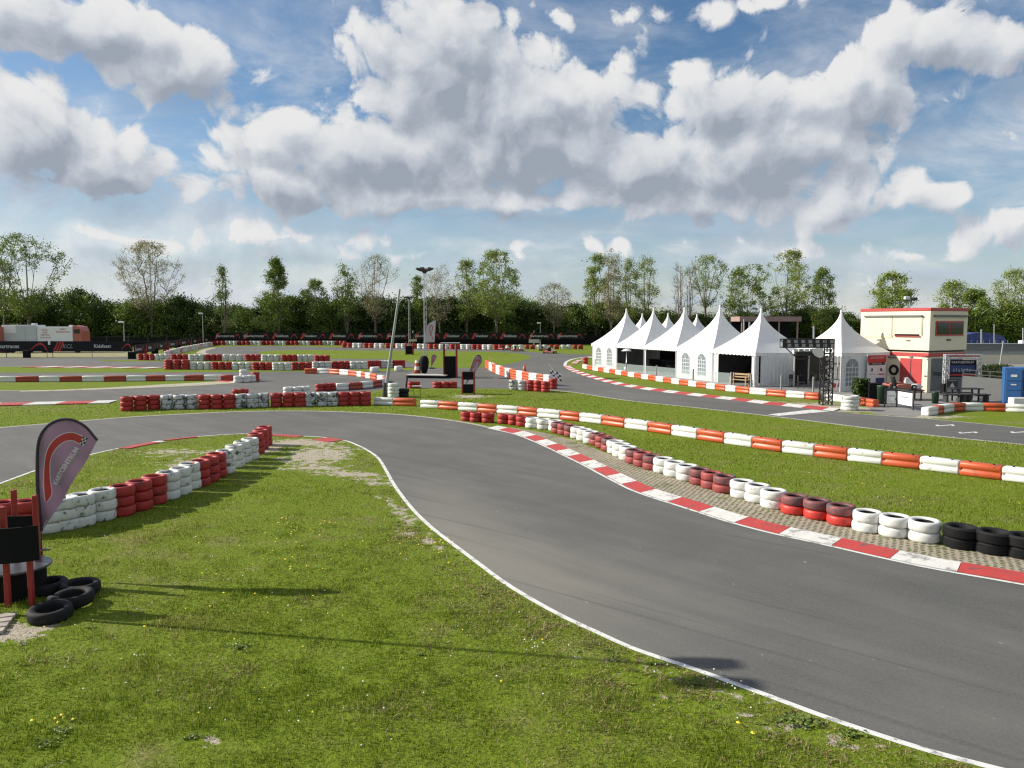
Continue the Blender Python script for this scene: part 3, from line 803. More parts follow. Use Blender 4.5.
few('t', [(319.5,391.5),(326.5,391),(333,390.6)], ['red_tyre']*2, .60, .25, 18, 'red tyre stacks at the hairpin barrier end', [f'{w} red tyre stack at the near end of the hairpin barrier' for w in ('left','middle','right')])
few('t', [(437,388.3),(445.5,388.3),(453,388.2)], ['red_tyre']*2, .64, .225, 20, 'red tyre stacks on the pit lane edge', [f'{w} of the three low red tyre stacks before the black booth' for w in ('left','middle','right')])
few('t', [(411.5,388.6),(416.5,388.4)], ['red_tyre']*2, .5, .24, 16, 'red tyre stacks beside the leaning pole', [f'{w} of two small red tyre stacks behind the black barrel' for w in ('left','right')])
few('t', [(393.5,397.8)], ['white_tyre']*4, .70, .225, 24, 'single stacks', ['tall grey-white tyre stack at the foot of the leaning pole'])
few('t', [(403.5,397.3)], ['black_tyre']*2, .68, .26, 20, 'single stacks', ['black tyre stack right of the white stack by the leaning pole'])
few('t', [(849.5,411)], ['white_scuffed']*4, .90, .20, 32, 'single stacks', ['wide white four-tyre stack beside the black start gantry'])
few('t', [(375,372.4),(382,372)], ['white_tyre']*1, .95, .5, 18, 'low white tyres', ['low white tyre right of the hairpin, by the far tyre row', 'hidden low white tyre behind the leaning pole'][:1])
few('t', [(398.6,371.3)], ['white_tyre']*1, .80, .5, 18, 'low white tyres', ['low white tyre in front of the red block right of the leaning pole'])
few('t', [(513,390.2),(522.5,390.7)], ['grey_marked']*3, .62, .235, 20, 'grey tyre stacks under the striped barrier', ['left grey tyre stack before the striped barrier', 'right grey tyre stack before the striped barrier'])
few('t', [(531,391.2),(538,391.7),(545.5,392.6),(553,389.2)], ['red_tyre']*3, .60, .245, 20, 'red tyre stacks under the striped barrier end', ['first red tyre stack before the striped barrier, next to the grey ones', 'second red tyre stack before the striped barrier', 'nearest red tyre stack at the tip of the striped barrier', 'red tyre stack at the very end of the striped barrier, by the chequered flag'])
few('t', [(585.5,365.5)], ['red_tyre']*3, .62, .3, 18, 'single stacks', ['red tyre stack at the corner of the leftmost white tent'])
few('t', [(255.5,381.3)], ['red_tyre']*3, .62, .24, 18, 'single stacks', ['red tyre stack behind the white stacks at the end of the dull barrier'])
few('t', [(237.8,383),(246,382.6),(252,382)], ['white_tyre']*2, .62, .27, 18, 'white tyre stacks ending the dull barrier', ['left white two-tyre stack at the end of the dull barrier', 'middle white two-tyre stack at the end of the dull barrier', 'right white two-tyre stack at the end of the dull barrier'])
few('t', [(243.5,379.6)], ['white_tyre']*3, .62, .27, 18, 'white tyre stacks ending the dull barrier', ['tallest white tyre stack behind the pair ending the dull barrier'])

# long tyre rows farther back: bolted trios of the same colour, every stack a thing
def row(groups, per, levels, D, h, n, rowname, group, mats, extra=0):
    cnt = {}
    for (x0, x1, y0, y1, c) in groups:
        cnt[c] = cnt.get(c, 0)+1
        lv = levels
        m = mats[c]
        nm = {'r':'red','w':'white','g':'grey-white','p':'faded pink'}[c]
        for i in range(per):
            f = (i+.5)/per
            px, py = x0+(x1-x0)*f, y0+(y1-y0)*f
            p = away(G(px, py), D/2)
            w = {1: ('',), 2: ('left ', 'right '), 3: ('left ', 'middle ', 'right '), 4: ('leftmost ', 'second ', 'third ', 'rightmost ')}[per][i]
            lab = f'{w}stack of {nm} group {0} of '.replace('group 0 of ', '')
            lab = f'{w}stack in the {ORD[cnt[c]-1]} {nm} group from the left, {rowname}'
            mm = m[0]
            stack(p, [mm]*lv, D, h, n, lab, group, jit=.02)
rowF = [(164.5,190,369.7,369.8,'r'),(190.5,211,369.7,369.8,'g'),(211.5,232,369.9,370,'r'),(232.5,252,370,370.1,'g'),(252.5,272,370.3,370.4,'r'),(272.5,291,370.6,370.6,'g'),(291.5,312,370.3,370,'r'),(312.5,331,369.6,369.3,'g'),(331.5,350,369.1,368.9,'r'),(350.5,367,369.1,369,'g'),(367.5,380,368.6,368.2,'r'),(380.5,391.5,368,368,'g'),(392,404,367.8,367.6,'r')]
row(rowF[:1], 3, 4, .80, .25, 14, 'taller start of front middle row', 'tyre stacks in the front middle row', {'r':['red_tyre'],'g':['grey_marked']})
row(rowF[1:], 3, 3, .66, .26, 14, 'front middle row', 'tyre stacks in the front middle row', {'r':['red_tyre'],'g':['white_scuffed']})
row2 = [(138,155,360.3,360.5,'r'),(155.5,170,360.5,360.6,'g'),(171,188,360.8,360.9,'r'),(189,204.5,361,361,'g'),(205,222,361,361,'r'),(222.5,244,361,361,'g'),(245,260.5,361.1,361.1,'r'),(261,281,361.3,361.3,'g'),(281.5,297,361.4,361.4,'r'),(297.5,314,361.4,361.4,'g'),(314.5,329.5,362.2,362.2,'r')]
row(row2, 3, 3, .72, .27, 12, 'back middle row', 'tyre stacks in the back middle row', {'r':['red_tyre'],'g':['white_scuffed']})
row3 = []
x = 213.0; k = 0
while x < 342:
    wd = 12.2; row3.append((x, x+wd-.2, 345.2, 345.3, 'rg'[k % 2])); x += wd; k += 1
row(row3, 3, 3, .82, .30, 10, 'far row under the banners', 'tyre stacks in the far row', {'r':['red_tyre'],'g':['white_scuffed']})
row4 = []
x = 341.5; k = 0; y = 347.6
while x < 500:
    wd = 10.8; row4.append((x, x+wd-.2, y, y+.15, 'rw'[k % 2])); x += wd; k += 1; y += .16
row(row4, 2, 3, .92, .30, 10, 'right half of the far row', 'tyre stacks in the right part of the far row', {'r':['red_tyre'],'w':['white_tyre']})
row5 = []
x = 500; k = 0
while x < 584:
    wd = 12; row5.append((x, x+wd-.2, 349.3, 349.2, 'rw'[k % 2])); x += wd; k += 1
row(row5, 2, 3, .85, .26, 10, 'far row left of the tents', 'tyre stacks in the far row left of the tents', {'r':['red_tyre'],'w':['white_scuffed']})
rowd = []
for k in range(9):
    f0, f1 = k/9, (k+1)/9
    e = lambda f: (166+46*f, 358.6-12.2*f**.75)
    a, b = e(f0), e(f1); rowd.append((a[0], b[0], a[1], b[1], 'pw'[k % 2]))
row(rowd, 2, 3, .8, .3, 12, 'diagonal row under slanting boards', 'tyre stacks in the diagonal row', {'p':['pink_tyre'],'w':['white_scuffed']})

# loose black tyres by the marshal stand
for (px, py, hh, tx, ty, lab) in ((51,625,.0,.03,-.05,'black car tyre lying on the grass, nearest to the camera beside the marshal stand'),
                            (74,611,.02,-.05,.03,'black car tyre lying on the grass, middle one of three, leaning on its neighbour'),
                            (80.5,598.5,.0,.02,.02,'black car tyre lying on the grass, farthest of the three beside the stand'),
                            (49,597,.0,.02,.02,'black car tyre half hidden behind the round stand table')):
    p = away(G(px, py), .3); D = .63
    if 'half' in lab: D = .6
    o = mobj('car_tyre', tyre_mesh('black_tyre', D, .20, 48), None, (p.x, p.y, hh), random.random()*3)
    o.rotation_euler = (tx, ty, random.random()*6); tag(o, lab, 'tyre', 'loose black tyres at the marshal stand')

# ------------------------------------------------------------------ plastic barrier blocks
_bc = {}
def block_mesh(mat, Lc=1.6, H=.42, W=.40, seg=3):
    key = (mat, Lc, H, W)
    if key in _bc: return _bc[key]
    mb = MB(); prof = []
    # two bulging ribs with a groove between them
    def lobe(z0, z1, side):
        out = []
        for i in range(seg*2+1):
            t = i/(seg*2); z = z0+(z1-z0)*t
            y = W/2-.045+.045*math.sin(math.pi*t)**.5
            out.append((side*y, z))
        return out
    r1 = lobe(.0, H*.47, -1) + lobe(H*.53, H, -1)
    r2 = list(reversed(lobe(.0, H*.47, 1) + lobe(H*.53, H, 1)))
    prof = r1 + r2; n = len(prof)
    rings = []
    for (x, s) in ((-Lc/2, .80), (-Lc/2+.02, .93), (-Lc/2+.06, 1), (Lc/2-.06, 1), (Lc/2-.02, .93), (Lc/2, .80)):
        rings.append([Vector((x, y*s, H/2+(z-H/2)*s)) for (y, z) in prof])
    vs = [v for r in rings for v in r]
    fs = []
    for k in range(len(rings)-1):
        for i in range(n): fs.append((k*n+i, k*n+(i+1) % n, (k+1)*n+(i+1) % n, (k+1)*n+i))
    mb.add(vs, fs, 0, True)
    mb.add(rings[0], [tuple(reversed(range(n)))]); mb.add(rings[-1], [tuple(range(n))])
    for x in (-Lc/2+.05, Lc/2-.05): mb.box((x, 0, H/2), (.02, W*.97, H*.3))
    me = mb.mesh('barrier_block', [M[mat]]); _bc[key] = me; return me
plug = MB().lathe([(0,.03),(.035,.03),(.045,.0)], 10).mesh('filler_plug', [M['matt_black']])
def blocks(bounds, cols, linename, group, H=.42, W=.40, z=0, plugs=False, lead='from the left', names=None):
    cnt = {}
    for i in range(len(bounds)-1):
        c = cols[i % len(cols)]
        if c is None: continue
        a, b = G(*bounds[i]), G(*bounds[i+1])
        a, b = away(a, W/2), away(b, W/2)
        m = (a+b)/2; d = b-a; ln = d.length
        nm = {'w':'white','o':'orange','d':'dull red'}[c]; mt = {'w':'white_plastic','o':'orange_plastic','d':'red_plastic'}[c]
        cnt[c] = cnt.get(c, 0)+1
        lab = f'{ORD[cnt[c]-1]} {nm} barrier block {lead} in {linename}'
        o = mobj('barrier_block', block_mesh(mt, 1.6, H, W), None, (m.x, m.y, z+.004), math.atan2(d.y, d.x))
        o.scale = (ln/1.6*.995, 1, 1); tag(o, lab, 'barrier', group)
        if plugs:
            for sx in (-.45, .45):
                q = mobj('filler_plug', plug, o, (sx, 0, H-.004))
BL = [(375,405),(394.5,405.8),(415.5,406.6)]
blocks(BL, 'wo', 'the long line, before its gap', 'barrier blocks in the long orange and white line')
BL = [(422,408),(440,409.2),(459.5,410.6),(479,412),(498.5,413.6),(519.5,415.4),(539,417.3),(562,419.8),(581.7,422),(604,425),(627,428.5),(650.3,432),(674,435.8),(699.5,440),(726.5,444.2),(754.5,448.6),(784,453),(816,457.3),(849,461.5),(883.5,465.8),(921,470.3),(960.5,475.6),(1003,481.2),(1050,487.5)]
blocks(BL, 'wo', 'the long line after its gap', 'barrier blocks in the long orange and white line', plugs=True)
BT = [(584,368.6),(588.3,369.5),(594,370.6),(599.8,371.6),(605.3,372.5),(611,373.5),(617,374.6),(623,375.7),(629.5,376.8),(636,377.9),(643,379.1),(650,380.2),(657.5,381.5),(665,382.7),(673,383.9),(681,385.1),(690,386.4),(698.3,387.6),(708,388.9),(717,390.1),(727,391.4),(737.5,392.6),(751,394.2),(768,395.9),(787,397.6),(806,399.2),(820,400.4)]
blocks(BT, 'wo', 'the line along the tents', 'barrier blocks along the white tents')
blocks([(828,401),(848,403.3),(860,405),(876,407.8)], 'wwo', 'the short line between gantry and apron', 'barrier blocks beside the gantry')
blocks([(924.5,416.3),(934.5,415),(940,413.6),(950.5,412),(962.5,411),(982,411.2),(1005,412),(1027,413.2)], 'wowowow', 'the curved line on the right lawn', 'barrier blocks on the right lawn')
blocks([(-24,382.4),(-4,382.3),(17,382.2),(40,382.1),(61,382),(83,381.9),(105,381.8),(127,381.6),(146.5,381.4),(166,381.2),(185,381),(204.5,380.8),(222,380.7),(233,380.7)][1:], 'wd', 'the dull barrier on the far left', 'barrier blocks on the far left', H=.46)
HPN = [(305,373.8),(318,373.8),(330,374.1),(341,374.8),(350,375.7),(358.5,376.8),(363,377.6),(367,378.3),(372,379.2),(378,380.5)]
blocks(HPN, 'owowowowo', 'the far arm of the hairpin barrier', 'barrier blocks round the hairpin', H=.48)
blocks([(336,390.8),(348,390.2),(361,389),(371.5,387.8),(380,386.3),(384.5,384.2),(384.5,382.4),(379,380.9)], 'wdwdwow', 'the near arm of the hairpin barrier', 'barrier blocks round the hairpin', H=.48)
# two-high striped barrier in the middle
SB = [(486.5,368.2),(490.5,370.3),(494,372.2),(497.5,373.9),(501.5,375.5),(506,377),(511,378.6),(518,380.4),(524,381.8),(530.5,383.2),(538.5,384.6),(545,385.4),(551,386.2)]
blocks(SB, 'ow', 'the bottom layer of the two-high striped barrier', 'barrier blocks in the two-high striped barrier', H=.40)
blocks(SB, 'ow', 'the top layer of the two-high striped barrier', 'barrier blocks in the two-high striped barrier', H=.40, z=.40)
# ------------------------------------------------------------------ writing
def text_mesh(s, size, mat, depth=.004, align='CENTER', bold=0.0, shear=0.0, sx=1.0):
    cu = bpy.data.curves.new('lettering', 'FONT'); cu.body = s; cu.size = size; cu.align_x = align; cu.align_y = 'CENTER'
    cu.extrude = depth/2; cu.offset = bold; cu.shear = shear; cu.resolution_u = 3
    o = bpy.data.objects.new('lettering', cu); COL.objects.link(o)
    dg = bpy.context.evaluated_depsgraph_get(); dg.update()
    me = bpy.data.meshes.new_from_object(o.evaluated_get(dg)); bpy.data.objects.remove(o); bpy.data.curves.remove(cu)
    me.materials.clear(); me.materials.append(mat)
    for v in me.vertices: v.co = Vector((v.co.x*sx, v.co.y, v.co.z))
    return me
def lettering(s, size, mat, parent, loc, rot=(math.pi/2, 0, 0), **kw):
    o = mobj('lettering', text_mesh(s, size, mat, **kw), parent, loc); o.rotation_euler = rot; return o
def arch_logo(mb, W, Hh, y, mat, th=.12, y2=None):
    "the track-shaped red arch drawn as a band in the x,z plane"
    pts = []
    for i in range(15):
        t = i/14
        x = -W/2 + W*t; z = Hh*math.sin(math.pi*min(1, t*1.02)**1.5)**.7 if t < 1 else 0
        pts.append((x, z))
    for i in range(14):
        (x0, z0), (x1, z1) = pts[i], pts[i+1]
        w0, w1 = th*Hh*(.4+1.2*i/14), th*Hh*(.4+1.2*(i+1)/14)
        mb.add([(x0, y, z0), (x1, y, z1), (x1, y, max(0, z1-w1)), (x0, y, max(0, z0-w0))], [(3,2,1,0)], mat)

# ------------------------------------------------------------------ teardrop flags
def flag_mesh_parts():
    # photo pixels of the near flag, local metres: x right, z up
    s = .0194
    def q(px, py): return ((px-43.2)*s, (560-py)*s)
    outer = [q(*p) for p in ((42.5,540),(42.3,520),(42.4,495),(43,470),(44.6,452),(48,438),(53.5,428),(61,422.6),(70,421),(79,423.4),(87.5,430),(93.5,439),(97,444.5))]
    edge = [q(*p) for p in ((97,444.5),(93,453),(87,465),(79,479.5),(70,496),(61,512),(52,526),(44.2,538))]
    sail = outer + edge[1:]
    def smoothp(pts, n=4): return [(v.x, v.z) for v in cat([Vector((p[0], 0, p[1])) for p in pts], n)]
    so, se = smoothp(outer), smoothp(edge)
    def bulge(x, z): return .05*math.sin(z*2.1+x*3)+.03*math.sin(x*9+z*4)
    mb = MB(); poly = so + se[1:]
    # fan of strips between the sleeve side and the free side
    n = 28
    def samp(pts, t):
        L_ = [0]
        for a, b in zip(pts, pts[1:]): L_.append(L_[-1]+math.dist(a, b))
        d = t*L_[-1]
        for i in range(len(pts)-1):
            if L_[i+1] >= d: f = (d-L_[i])/max(1e-9, L_[i+1]-L_[i]); return (pts[i][0]+(pts[i+1][0]-pts[i][0])*f, pts[i][1]+(pts[i+1][1]-pts[i][1])*f)
        return pts[-1]
    # rows across the sail: bottom tip .. upper tip
    mm = 10; vs = []
    for i in range(n+1):
        t = i/n; a = samp(so, t); b = samp(list(reversed(se)), t)
        for j in range(mm+1):
            f = j/mm; x = a[0]+(b[0]-a[0])*f; z = a[1]+(b[1]-a[1])*f
            vs.append((x, bulge(x, z), z))
    fs = []
    for i in range(n):
        for j in range(mm):
            k = i*(mm+1)+j; fs.append((k, k+1, k+mm+2, k+mm+1))
    mb.add(vs, fs, 0, True)
    mb.add([(x, y+.006, z) for x, y, z in vs], [tuple(reversed(f)) for f in fs], 0, True)
    sail_me = mb.mesh('sail', [M['sail']])
    mb = MB()
    P = [Vector((x, bulge(x, z), z)) for (x, z) in so]
    for i in range(len(P)-1):
        a, b = P[i], P[i+1]; mb.tube(a, b, .035*(1-.3*i/len(P)), .035*(1-.3*(i+1)/len(P)), 8, 0, caps=False)
    sleeve = mb.mesh('sleeve', [M['sleeve']])
    mb = MB(); mb.tube((-.004, .0, -.02), (P[0].x, P[0].y, P[0].z+.1), .016, .014, 8)
    mb.box((0, 0, .012), (.30, .05, .024)); mb.box((0, 0, .012), (.05, .30, .020))
    pole = mb.mesh('pole', [M['dark_metal']])
    # printed arch, outline and chequered end
    mb = MB()
    oo = smoothp([q(*p) for p in ((48.8,507.5),(48.3,490),(49.2,474),(51.6,460),(56,448),(62,440),(69,436.2),(76,436),(82.5,439),(84.5,440.5))], 3)
    ii = smoothp([q(*p) for p in ((49.6,508),(54.2,500),(53.6,486),(54,474),(56,462),(60,453),(65,446.5),(70.5,443.6),(76,444),(80.5,447.5))], 3)
    def band(a, b, mat, off):
        n = 30
        va = [samp(a, i/n) for i in range(n+1)]; vb = [samp(b, i/n) for i in range(n+1)]
        for i in range(n):
            q4 = [va[i], va[i+1], vb[i+1], vb[i]]
            mb.add([(x, bulge(x, z)-off, z) for x, z in q4], [(0,1,2,3)], mat)
    band(oo, ii, 0, .006)
    def grow(a, d):
        V = [Vector((x, z, 0)) for x, z in a]; O = offset(V, d); return [(v.x, v.y) for v in O]
    band(oo, grow(oo, .017), 1, .007); band(ii, grow(ii, -.017), 1, .007)
    band([q(44,536),q(48,527)], [q(44.5,537.5),q(49,528)], 1, .006)
    # chequers
    c0 = Vector(q(80.5,447.8)); u = Vector(q(84.8,439.6))-c0; w = Vector(q(84.5,450))-c0
    for i in range(4):
        for j in range(3):
            a = c0+u*(i/4)+w*(j/3); pts = [a, a+u/4, a+u/4+w/3, a+w/3]
            mb.add([(p.x, bulge(p.x, p.y)-.0075, p.y) for p in pts], [(0,1,2,3)], 2 if (i+j) % 2 else 1)
    art = mb.mesh('printed_arch', [M['art_red'], M['art_white'], M['art_black']])
    # words along the free edge
    def words(s, size, a, b, mat):
        me = text_mesh(s, size, M[mat], depth=.004, bold=size*.045)
        a, b = Vector(q(*a)), Vector(q(*b)); d = b-a; ang = math.atan2(d.y, d.x)
        xs = [v.co.x for v in me.vertices]; w = max(xs)-min(xs); k = d.length/w; mid = (a+b)/2
        for v in me.vertices:
            x, y = v.co.x*k, v.co.y
            X = mid.x+x*math.cos(ang)-y*math.sin(ang); Z = mid.y+x*math.sin(ang)+y*math.cos(ang)
            v.co = Vector((X, bulge(X, Z)-.022+v.co.z*.2, Z))
        return me
    w1 = words('KARTCENTRUM', .115, (58.3,489.5), (79,451.5), 'art_white')
    w2 = words('INDOOR & OUTDOOR', .060, (61.5,490), (80.5,457), 'art_grey')
    return dict(sail=sail_me, sleeve=sleeve, pole=pole, printed_arch=art, lettering=w1, lettering2=w2)
FP = flag_mesh_parts()
def teardrop(p, scale, rz, label, tilt=0.0, words=True, group='mauve teardrop flags', lift=0.0, sx=1.0):
    t = empty('teardrop_flag', (p.x, p.y, 0), rz, label, 'flag', group)
    t.rotation_euler = (0, tilt, rz); t.scale = (scale*sx, scale, scale)
    if lift:
        t.location.z = lift; MB().tube((0,0,-lift/scale), (0,0,.02), .018, .016, 8).build('lower_pole', M['dark_metal'], t)
    mobj('pole', FP['pole'], t); s = mobj('sail', FP['sail'], t); mobj('sleeve', FP['sleeve'], t)
    mobj('printed_arch', FP['printed_arch'], s)
    if words: mobj('lettering', FP['lettering'], s); mobj('lettering', FP['lettering2'], s)
    return t
teardrop(at(43.2, 13.35), .875, .2, 'large mauve teardrop flag with red arch print beside the marshal stand', lift=.53, sx=1.08)
def px_height(px, yb, yt): return top_z(yt, G(px, yb).y)
f = teardrop(G(465,383)+Vector((0,0,0)), .95, 0, 'mauve teardrop flag leaning over the small black marshal post in the middle', tilt=.30, sx=.6)
f.location = (G(464.5,390).x, G(464.5,390).y-.3, .05)
teardrop(G(431.5,368.5), .52, 0, 'small faded teardrop flag on a black foot beside the pit lane', words=False)
o = MB().lathe([(0,.14),(.3,.12),(.42,.0)], 14).build('flag_foot', M['black'], None, (G(431.5,368.7).x, G(431.5,368.7).y, 0), label='black round foot under the small faded teardrop flag', cat='flag foot')

# ------------------------------------------------------------------ near marshal stand
def marshal_stand(p, s, name_label, small=False):
    t = empty('marshal_stand', (p.x, p.y, 0), 0, name_label, 'marshal stand')
    k = s
    mb = MB()
    if not small:
        mb.lathe([(0,0),(.45*k,0),(.45*k,.47*k),(0,.47*k)], 40, smooth=False); mb.build('drum', M['matt_black'], t)
        mb = MB(); mb.lathe([(0,.47*k),(.535*k,.47*k),(.54*k,.478*k),(.54*k,.497*k),(.53*k,.505*k),(0,.505*k)], 48, smooth=False); mb.build('round_tabletop', M['disc'], t)
    return t
base = at(17, 12.62)
ms = marshal_stand(base, 1.0, 'marshal stand of red posts, black boards and a round black table, at the left edge')
def lx(px, d): return at(px, d).x-base.x
posts = [(8.5, 12.02, 1.66), (32, 12.10, 1.16), (18.5, 13.16, 1.68), (39.5, 13.0, 1.62), (-14, 12.1, 1.6), (-16, 13.0, 1.6)]
for (px, yy, hh) in posts:
    MB().box((lx(px, yy), yy-base.y, hh/2), (.078, .075, hh), ch=.008).build('post', M['post_red'], ms)
# red cross rails on top of the posts
for (a, b, z) in (((-14,12.1),(8.5,12.02),1.62),):
    x0, x1 = lx(*a), lx(*b); MB().box(((x0+x1)/2, a[1]-base.y-.06 if a[1] < 12.5 else a[1]-base.y+.06, z), (x1-x0, .03, .09), ch=.005).build('rail', M['post_red'], ms)
mb = MB()
nn = 14
xa_, xb_ = lx(-34, 11.85), lx(34.5, 11.85)
for i in range(nn):
    def q_(k):
        f = -1+2*k/nn; return xa_+(xb_-xa_)*k/nn, 11.80-base.y+.22*f*f
    p0, p1 = q_(i), q_(i+1); z0, z1 = .78, 1.35
    for (d_, o_) in ((0, (0,1,2,3)), (.03, (3,2,1,0))):
        mb.add([(p0[0], p0[1]+d_, z0), (p1[0], p1[1]+d_, z0), (p1[0], p1[1]+d_, z1), (p0[0], p0[1]+d_, z1)], [o_])
    mb.add([(p0[0], p0[1], z1), (p1[0], p1[1], z1), (p1[0], p1[1]+.03, z1), (p0[0], p0[1]+.03, z1)], [(0,1,2,3)])
mb.add([(xb_, 12.02-base.y, z0), (xb_, 12.05-base.y, z0), (xb_, 12.05-base.y, z1), (xb_, 12.02-base.y, z1)], [(0,1,2,3)])
b = mb.build('front_board', M['matt_black'], ms); 
mb = MB(); mb.box(((lx(-16,13.1)+lx(39.5,13.1))/2, .46, 1.02), (lx(39.5,13.1)-lx(-16,13.1), .03, .42)); mb.build('rear_board', M['matt_black'], ms)
mb = MB()
for i in range(4): mb.box((-.45+.22*i*0, -.75+.2*i, .03), (1.0, .17, .05), rz=.03*i, ch=.006)
q = G(-5,626)
mb.build('wooden_pallet', M['pallet'], None, (q.x, q.y+.45, 0), .35, 'weathered grey wooden pallet at the foot of the marshal stand', 'pallet')
mb = MB(); mb.box((0,0,.035), (.16,.1,.07), ch=.01); q = G(53,600); mb.build('white_stone', M['concrete'], None, (q.x, q.y, 0), .4, 'small white stone between the loose black tyres', 'stone')

# unseen pole outside the frame, added to throw the long shadow over the lawn
px_ = Vector((-8.9, 11.85, 0))
t = empty('shadow_pole', px_, 0, 'unseen tall grey pole added for its shadow, left of the marshal stand', 'pole')
MB().tube((0,0,0), (0,0,6.9), .045, .035, 10).build('pole', M['grey_pole'], t)
MB().box((.0,-.42,6.75), (.7,.3,.30), ch=.02).build('shadow_box', M['black'], t)  # unseen boxes shaped for the tips of the pole's shadow
MB().box((.0,.15,6.75), (.6,.3,.26), ch=.02).build('shadow_box', M['black'], t)

# ------------------------------------------------------------------ small marshal posts in the middle
def post_frame(p, w, d, h, box_z, box_h, label, roof=False, legs='post_red'):
    t = empty('marshal_booth', (p.x, p.y, 0), 0, label, 'marshal booth')
    for sx in (-1, 1):
        for sy in (-1, 1): MB().box((sx*w/2, sy*d/2, h/2), (.09, .09, h)).build('post', M[legs], t)
    for (z, hh) in zip(box_z, box_h):
        MB().box((0, 0, z+hh/2), (w*.96, d*.96, hh), ch=.01).build('black_board', M['matt_black'], t)
    if roof: MB().box((0, 0, h+.02), (w*1.5, d*1.4, .07), ch=.01).build('roof_board', M['grey_pole'], t)
    return t
p = at(450.5, G(450,378).y+.5)
post_frame(p, 1.05, .9, 2.9, (.05,), (1.75,), 'tall black booth with four red posts and a flat roof board', roof=True)
p = at(468.5, G(468,394.5).y+.35)
post_frame(p, .75, .6, 1.45, (.08, .95), (.55, .5), 'small black marshal post with a leaning flag, on bare soil')
p = at(409.6, G(409,355).y+.5)
post_frame(p, 1.0, .9, 1.9, (.1,), (1.2,), 'tiny red and black marshal booth at the foot of the shorter lamp mast')
# speed bump slab and things on it
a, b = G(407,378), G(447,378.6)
slab_t = empty('concrete_slab', ((a+b)/2+Vector((0,.7,0))), math.atan2((b-a).y, (b-a).x), 'low slab with a pale top over a painted shadow left of the tall black booth', 'slab')
MB().box((0,0,.10), ((b-a).length*.98, 1.3, .20)).build('shadow_base', M['matt_black'], slab_t)  # black box standing in for the shadow under the slab
MB().box((0,0,.235), ((b-a).length, 1.5, .07), ch=.01).build('pale_top', M['concrete'], slab_t)
mb = MB()
p = G(416.8,376.5)
t = empty('striped_barrel', (p.x, p.y, .0), 0, 'orange and white striped traffic barrel on the concrete slab', 'barrel')
mb.lathe([(0,0),(.30,0),(.27,.3),(.24,.6),(.22,.9),(.20,1.1),(0,1.14)], 20, mat=0, mats=[0,0,1,0,1,0])
mb.build('barrel_body', [M['orange_plastic'], M['white_plastic']], t)
t.location.z = .26; t.location.y += .5
# leaning light pole
p = G(384.8,397); h = top_z(289, p.y); topx = at(399.5, p.y, h).x
t = empty('leaning_pole', (p.x, p.y, 0), 0, 'tall pale grey pole leaning to the right, beside the hairpin', 'pole')
MB().tube((0,0,0), (topx-p.x, .1, h), .11, .06, 12).build('pole', M['grey_pole'], t)
MB().tube((-.02,0,0), (.05,0,.9), .15, .13, 12).build('foot_sleeve', M['dark_metal'], t)
# black cable stick and small table behind the tyre stacks
p = G(406,388); MB().tube((0,0,0), (.1,0,.82), .07, .06, 8).build('black_post', M['black'], None, p, 0, 'short black post sticking up behind the black tyre stack', 'post')
p = G(417,396); t = empty('small_table', (p.x, p.y, 0), 0, 'small grey table on thin legs right of the black tyre stack', 'table')
MB().box((0,0,.62), (.6,.5,.05)).build('table_top', M['concrete'], t)
for sx in (-1,1): MB().tube((sx*.2,0,0), (sx*.2,0,.6), .02, .02, 6).build('leg', M['dark_metal'], t)

# ------------------------------------------------------------------ lamp masts
def mast(px, yb, ytop, w, label, lamps=True, ls=1.0):
    p = G(px, yb); h = top_z(ytop, p.y)
    t = empty('lamp_mast', (p.x, p.y, 0), .3, label, 'lamp mast')
    mb = MB(); r = w/2; legs = [Vector((math.cos(a)*r, math.sin(a)*r, 0)) for a in (0, 2.09, 4.19)]
    for l in legs: mb.tube(l, l*.7+Vector((0,0,h*.97)), .026, .022, 6)
    n = int(h/.55)
    for i in range(n):
        z0, z1 = h*.97*i/n, h*.97*(i+1)/n
        for j in range(3):
            f0, f1 = 1-.3*i/n, 1-.3*(i+1)/n
            mb.tube(legs[j]*f0+Vector((0,0,z0)), legs[(j+1) % 3]*f1+Vector((0,0,z1)), .010, .010, 5)
    mb.build('lattice', M['grey_pole'], t)
    if lamps:
        MB().tube((0,0,h*.95), (0,0,h-.15*ls), .10, .42*ls, 12).build('lamp_bracket', M['dark_metal'], t)
        for k in range(6):
            a = k*math.pi/3
            Mx = Matrix.Translation((math.cos(a)*.55*ls, math.sin(a)*.55*ls, h-.12*ls)) @ Matrix.Rotation(a, 4, 'Z') @ Matrix.Rotation(-.45, 4, 'Y')
            MB().box((0,0,0), (.42*ls,.40*ls,.17*ls), M=Mx, ch=.03).build('floodlight', M['dark_metal'], t)
    return t, p, h
mast(425.5, 376, 268, .34, 'tallest lattice lamp mast with a crown of dark floodlights')
mast(409.5, 353.5, 296.5, .36, 'shorter lattice lamp mast behind the small red booth', ls=.9)
MB().lathe([(0,.02),(.20,.0),(.36,.5),(.42,.95),(.36,1.3),(.2,1.5),(0,1.5)], 18).build('mast_padding', M['matt_black'], None, (G(424.6,376).x, G(424.6,376).y-.25, .26), 0, 'rounded black padding round the foot of the tallest mast', 'padding')
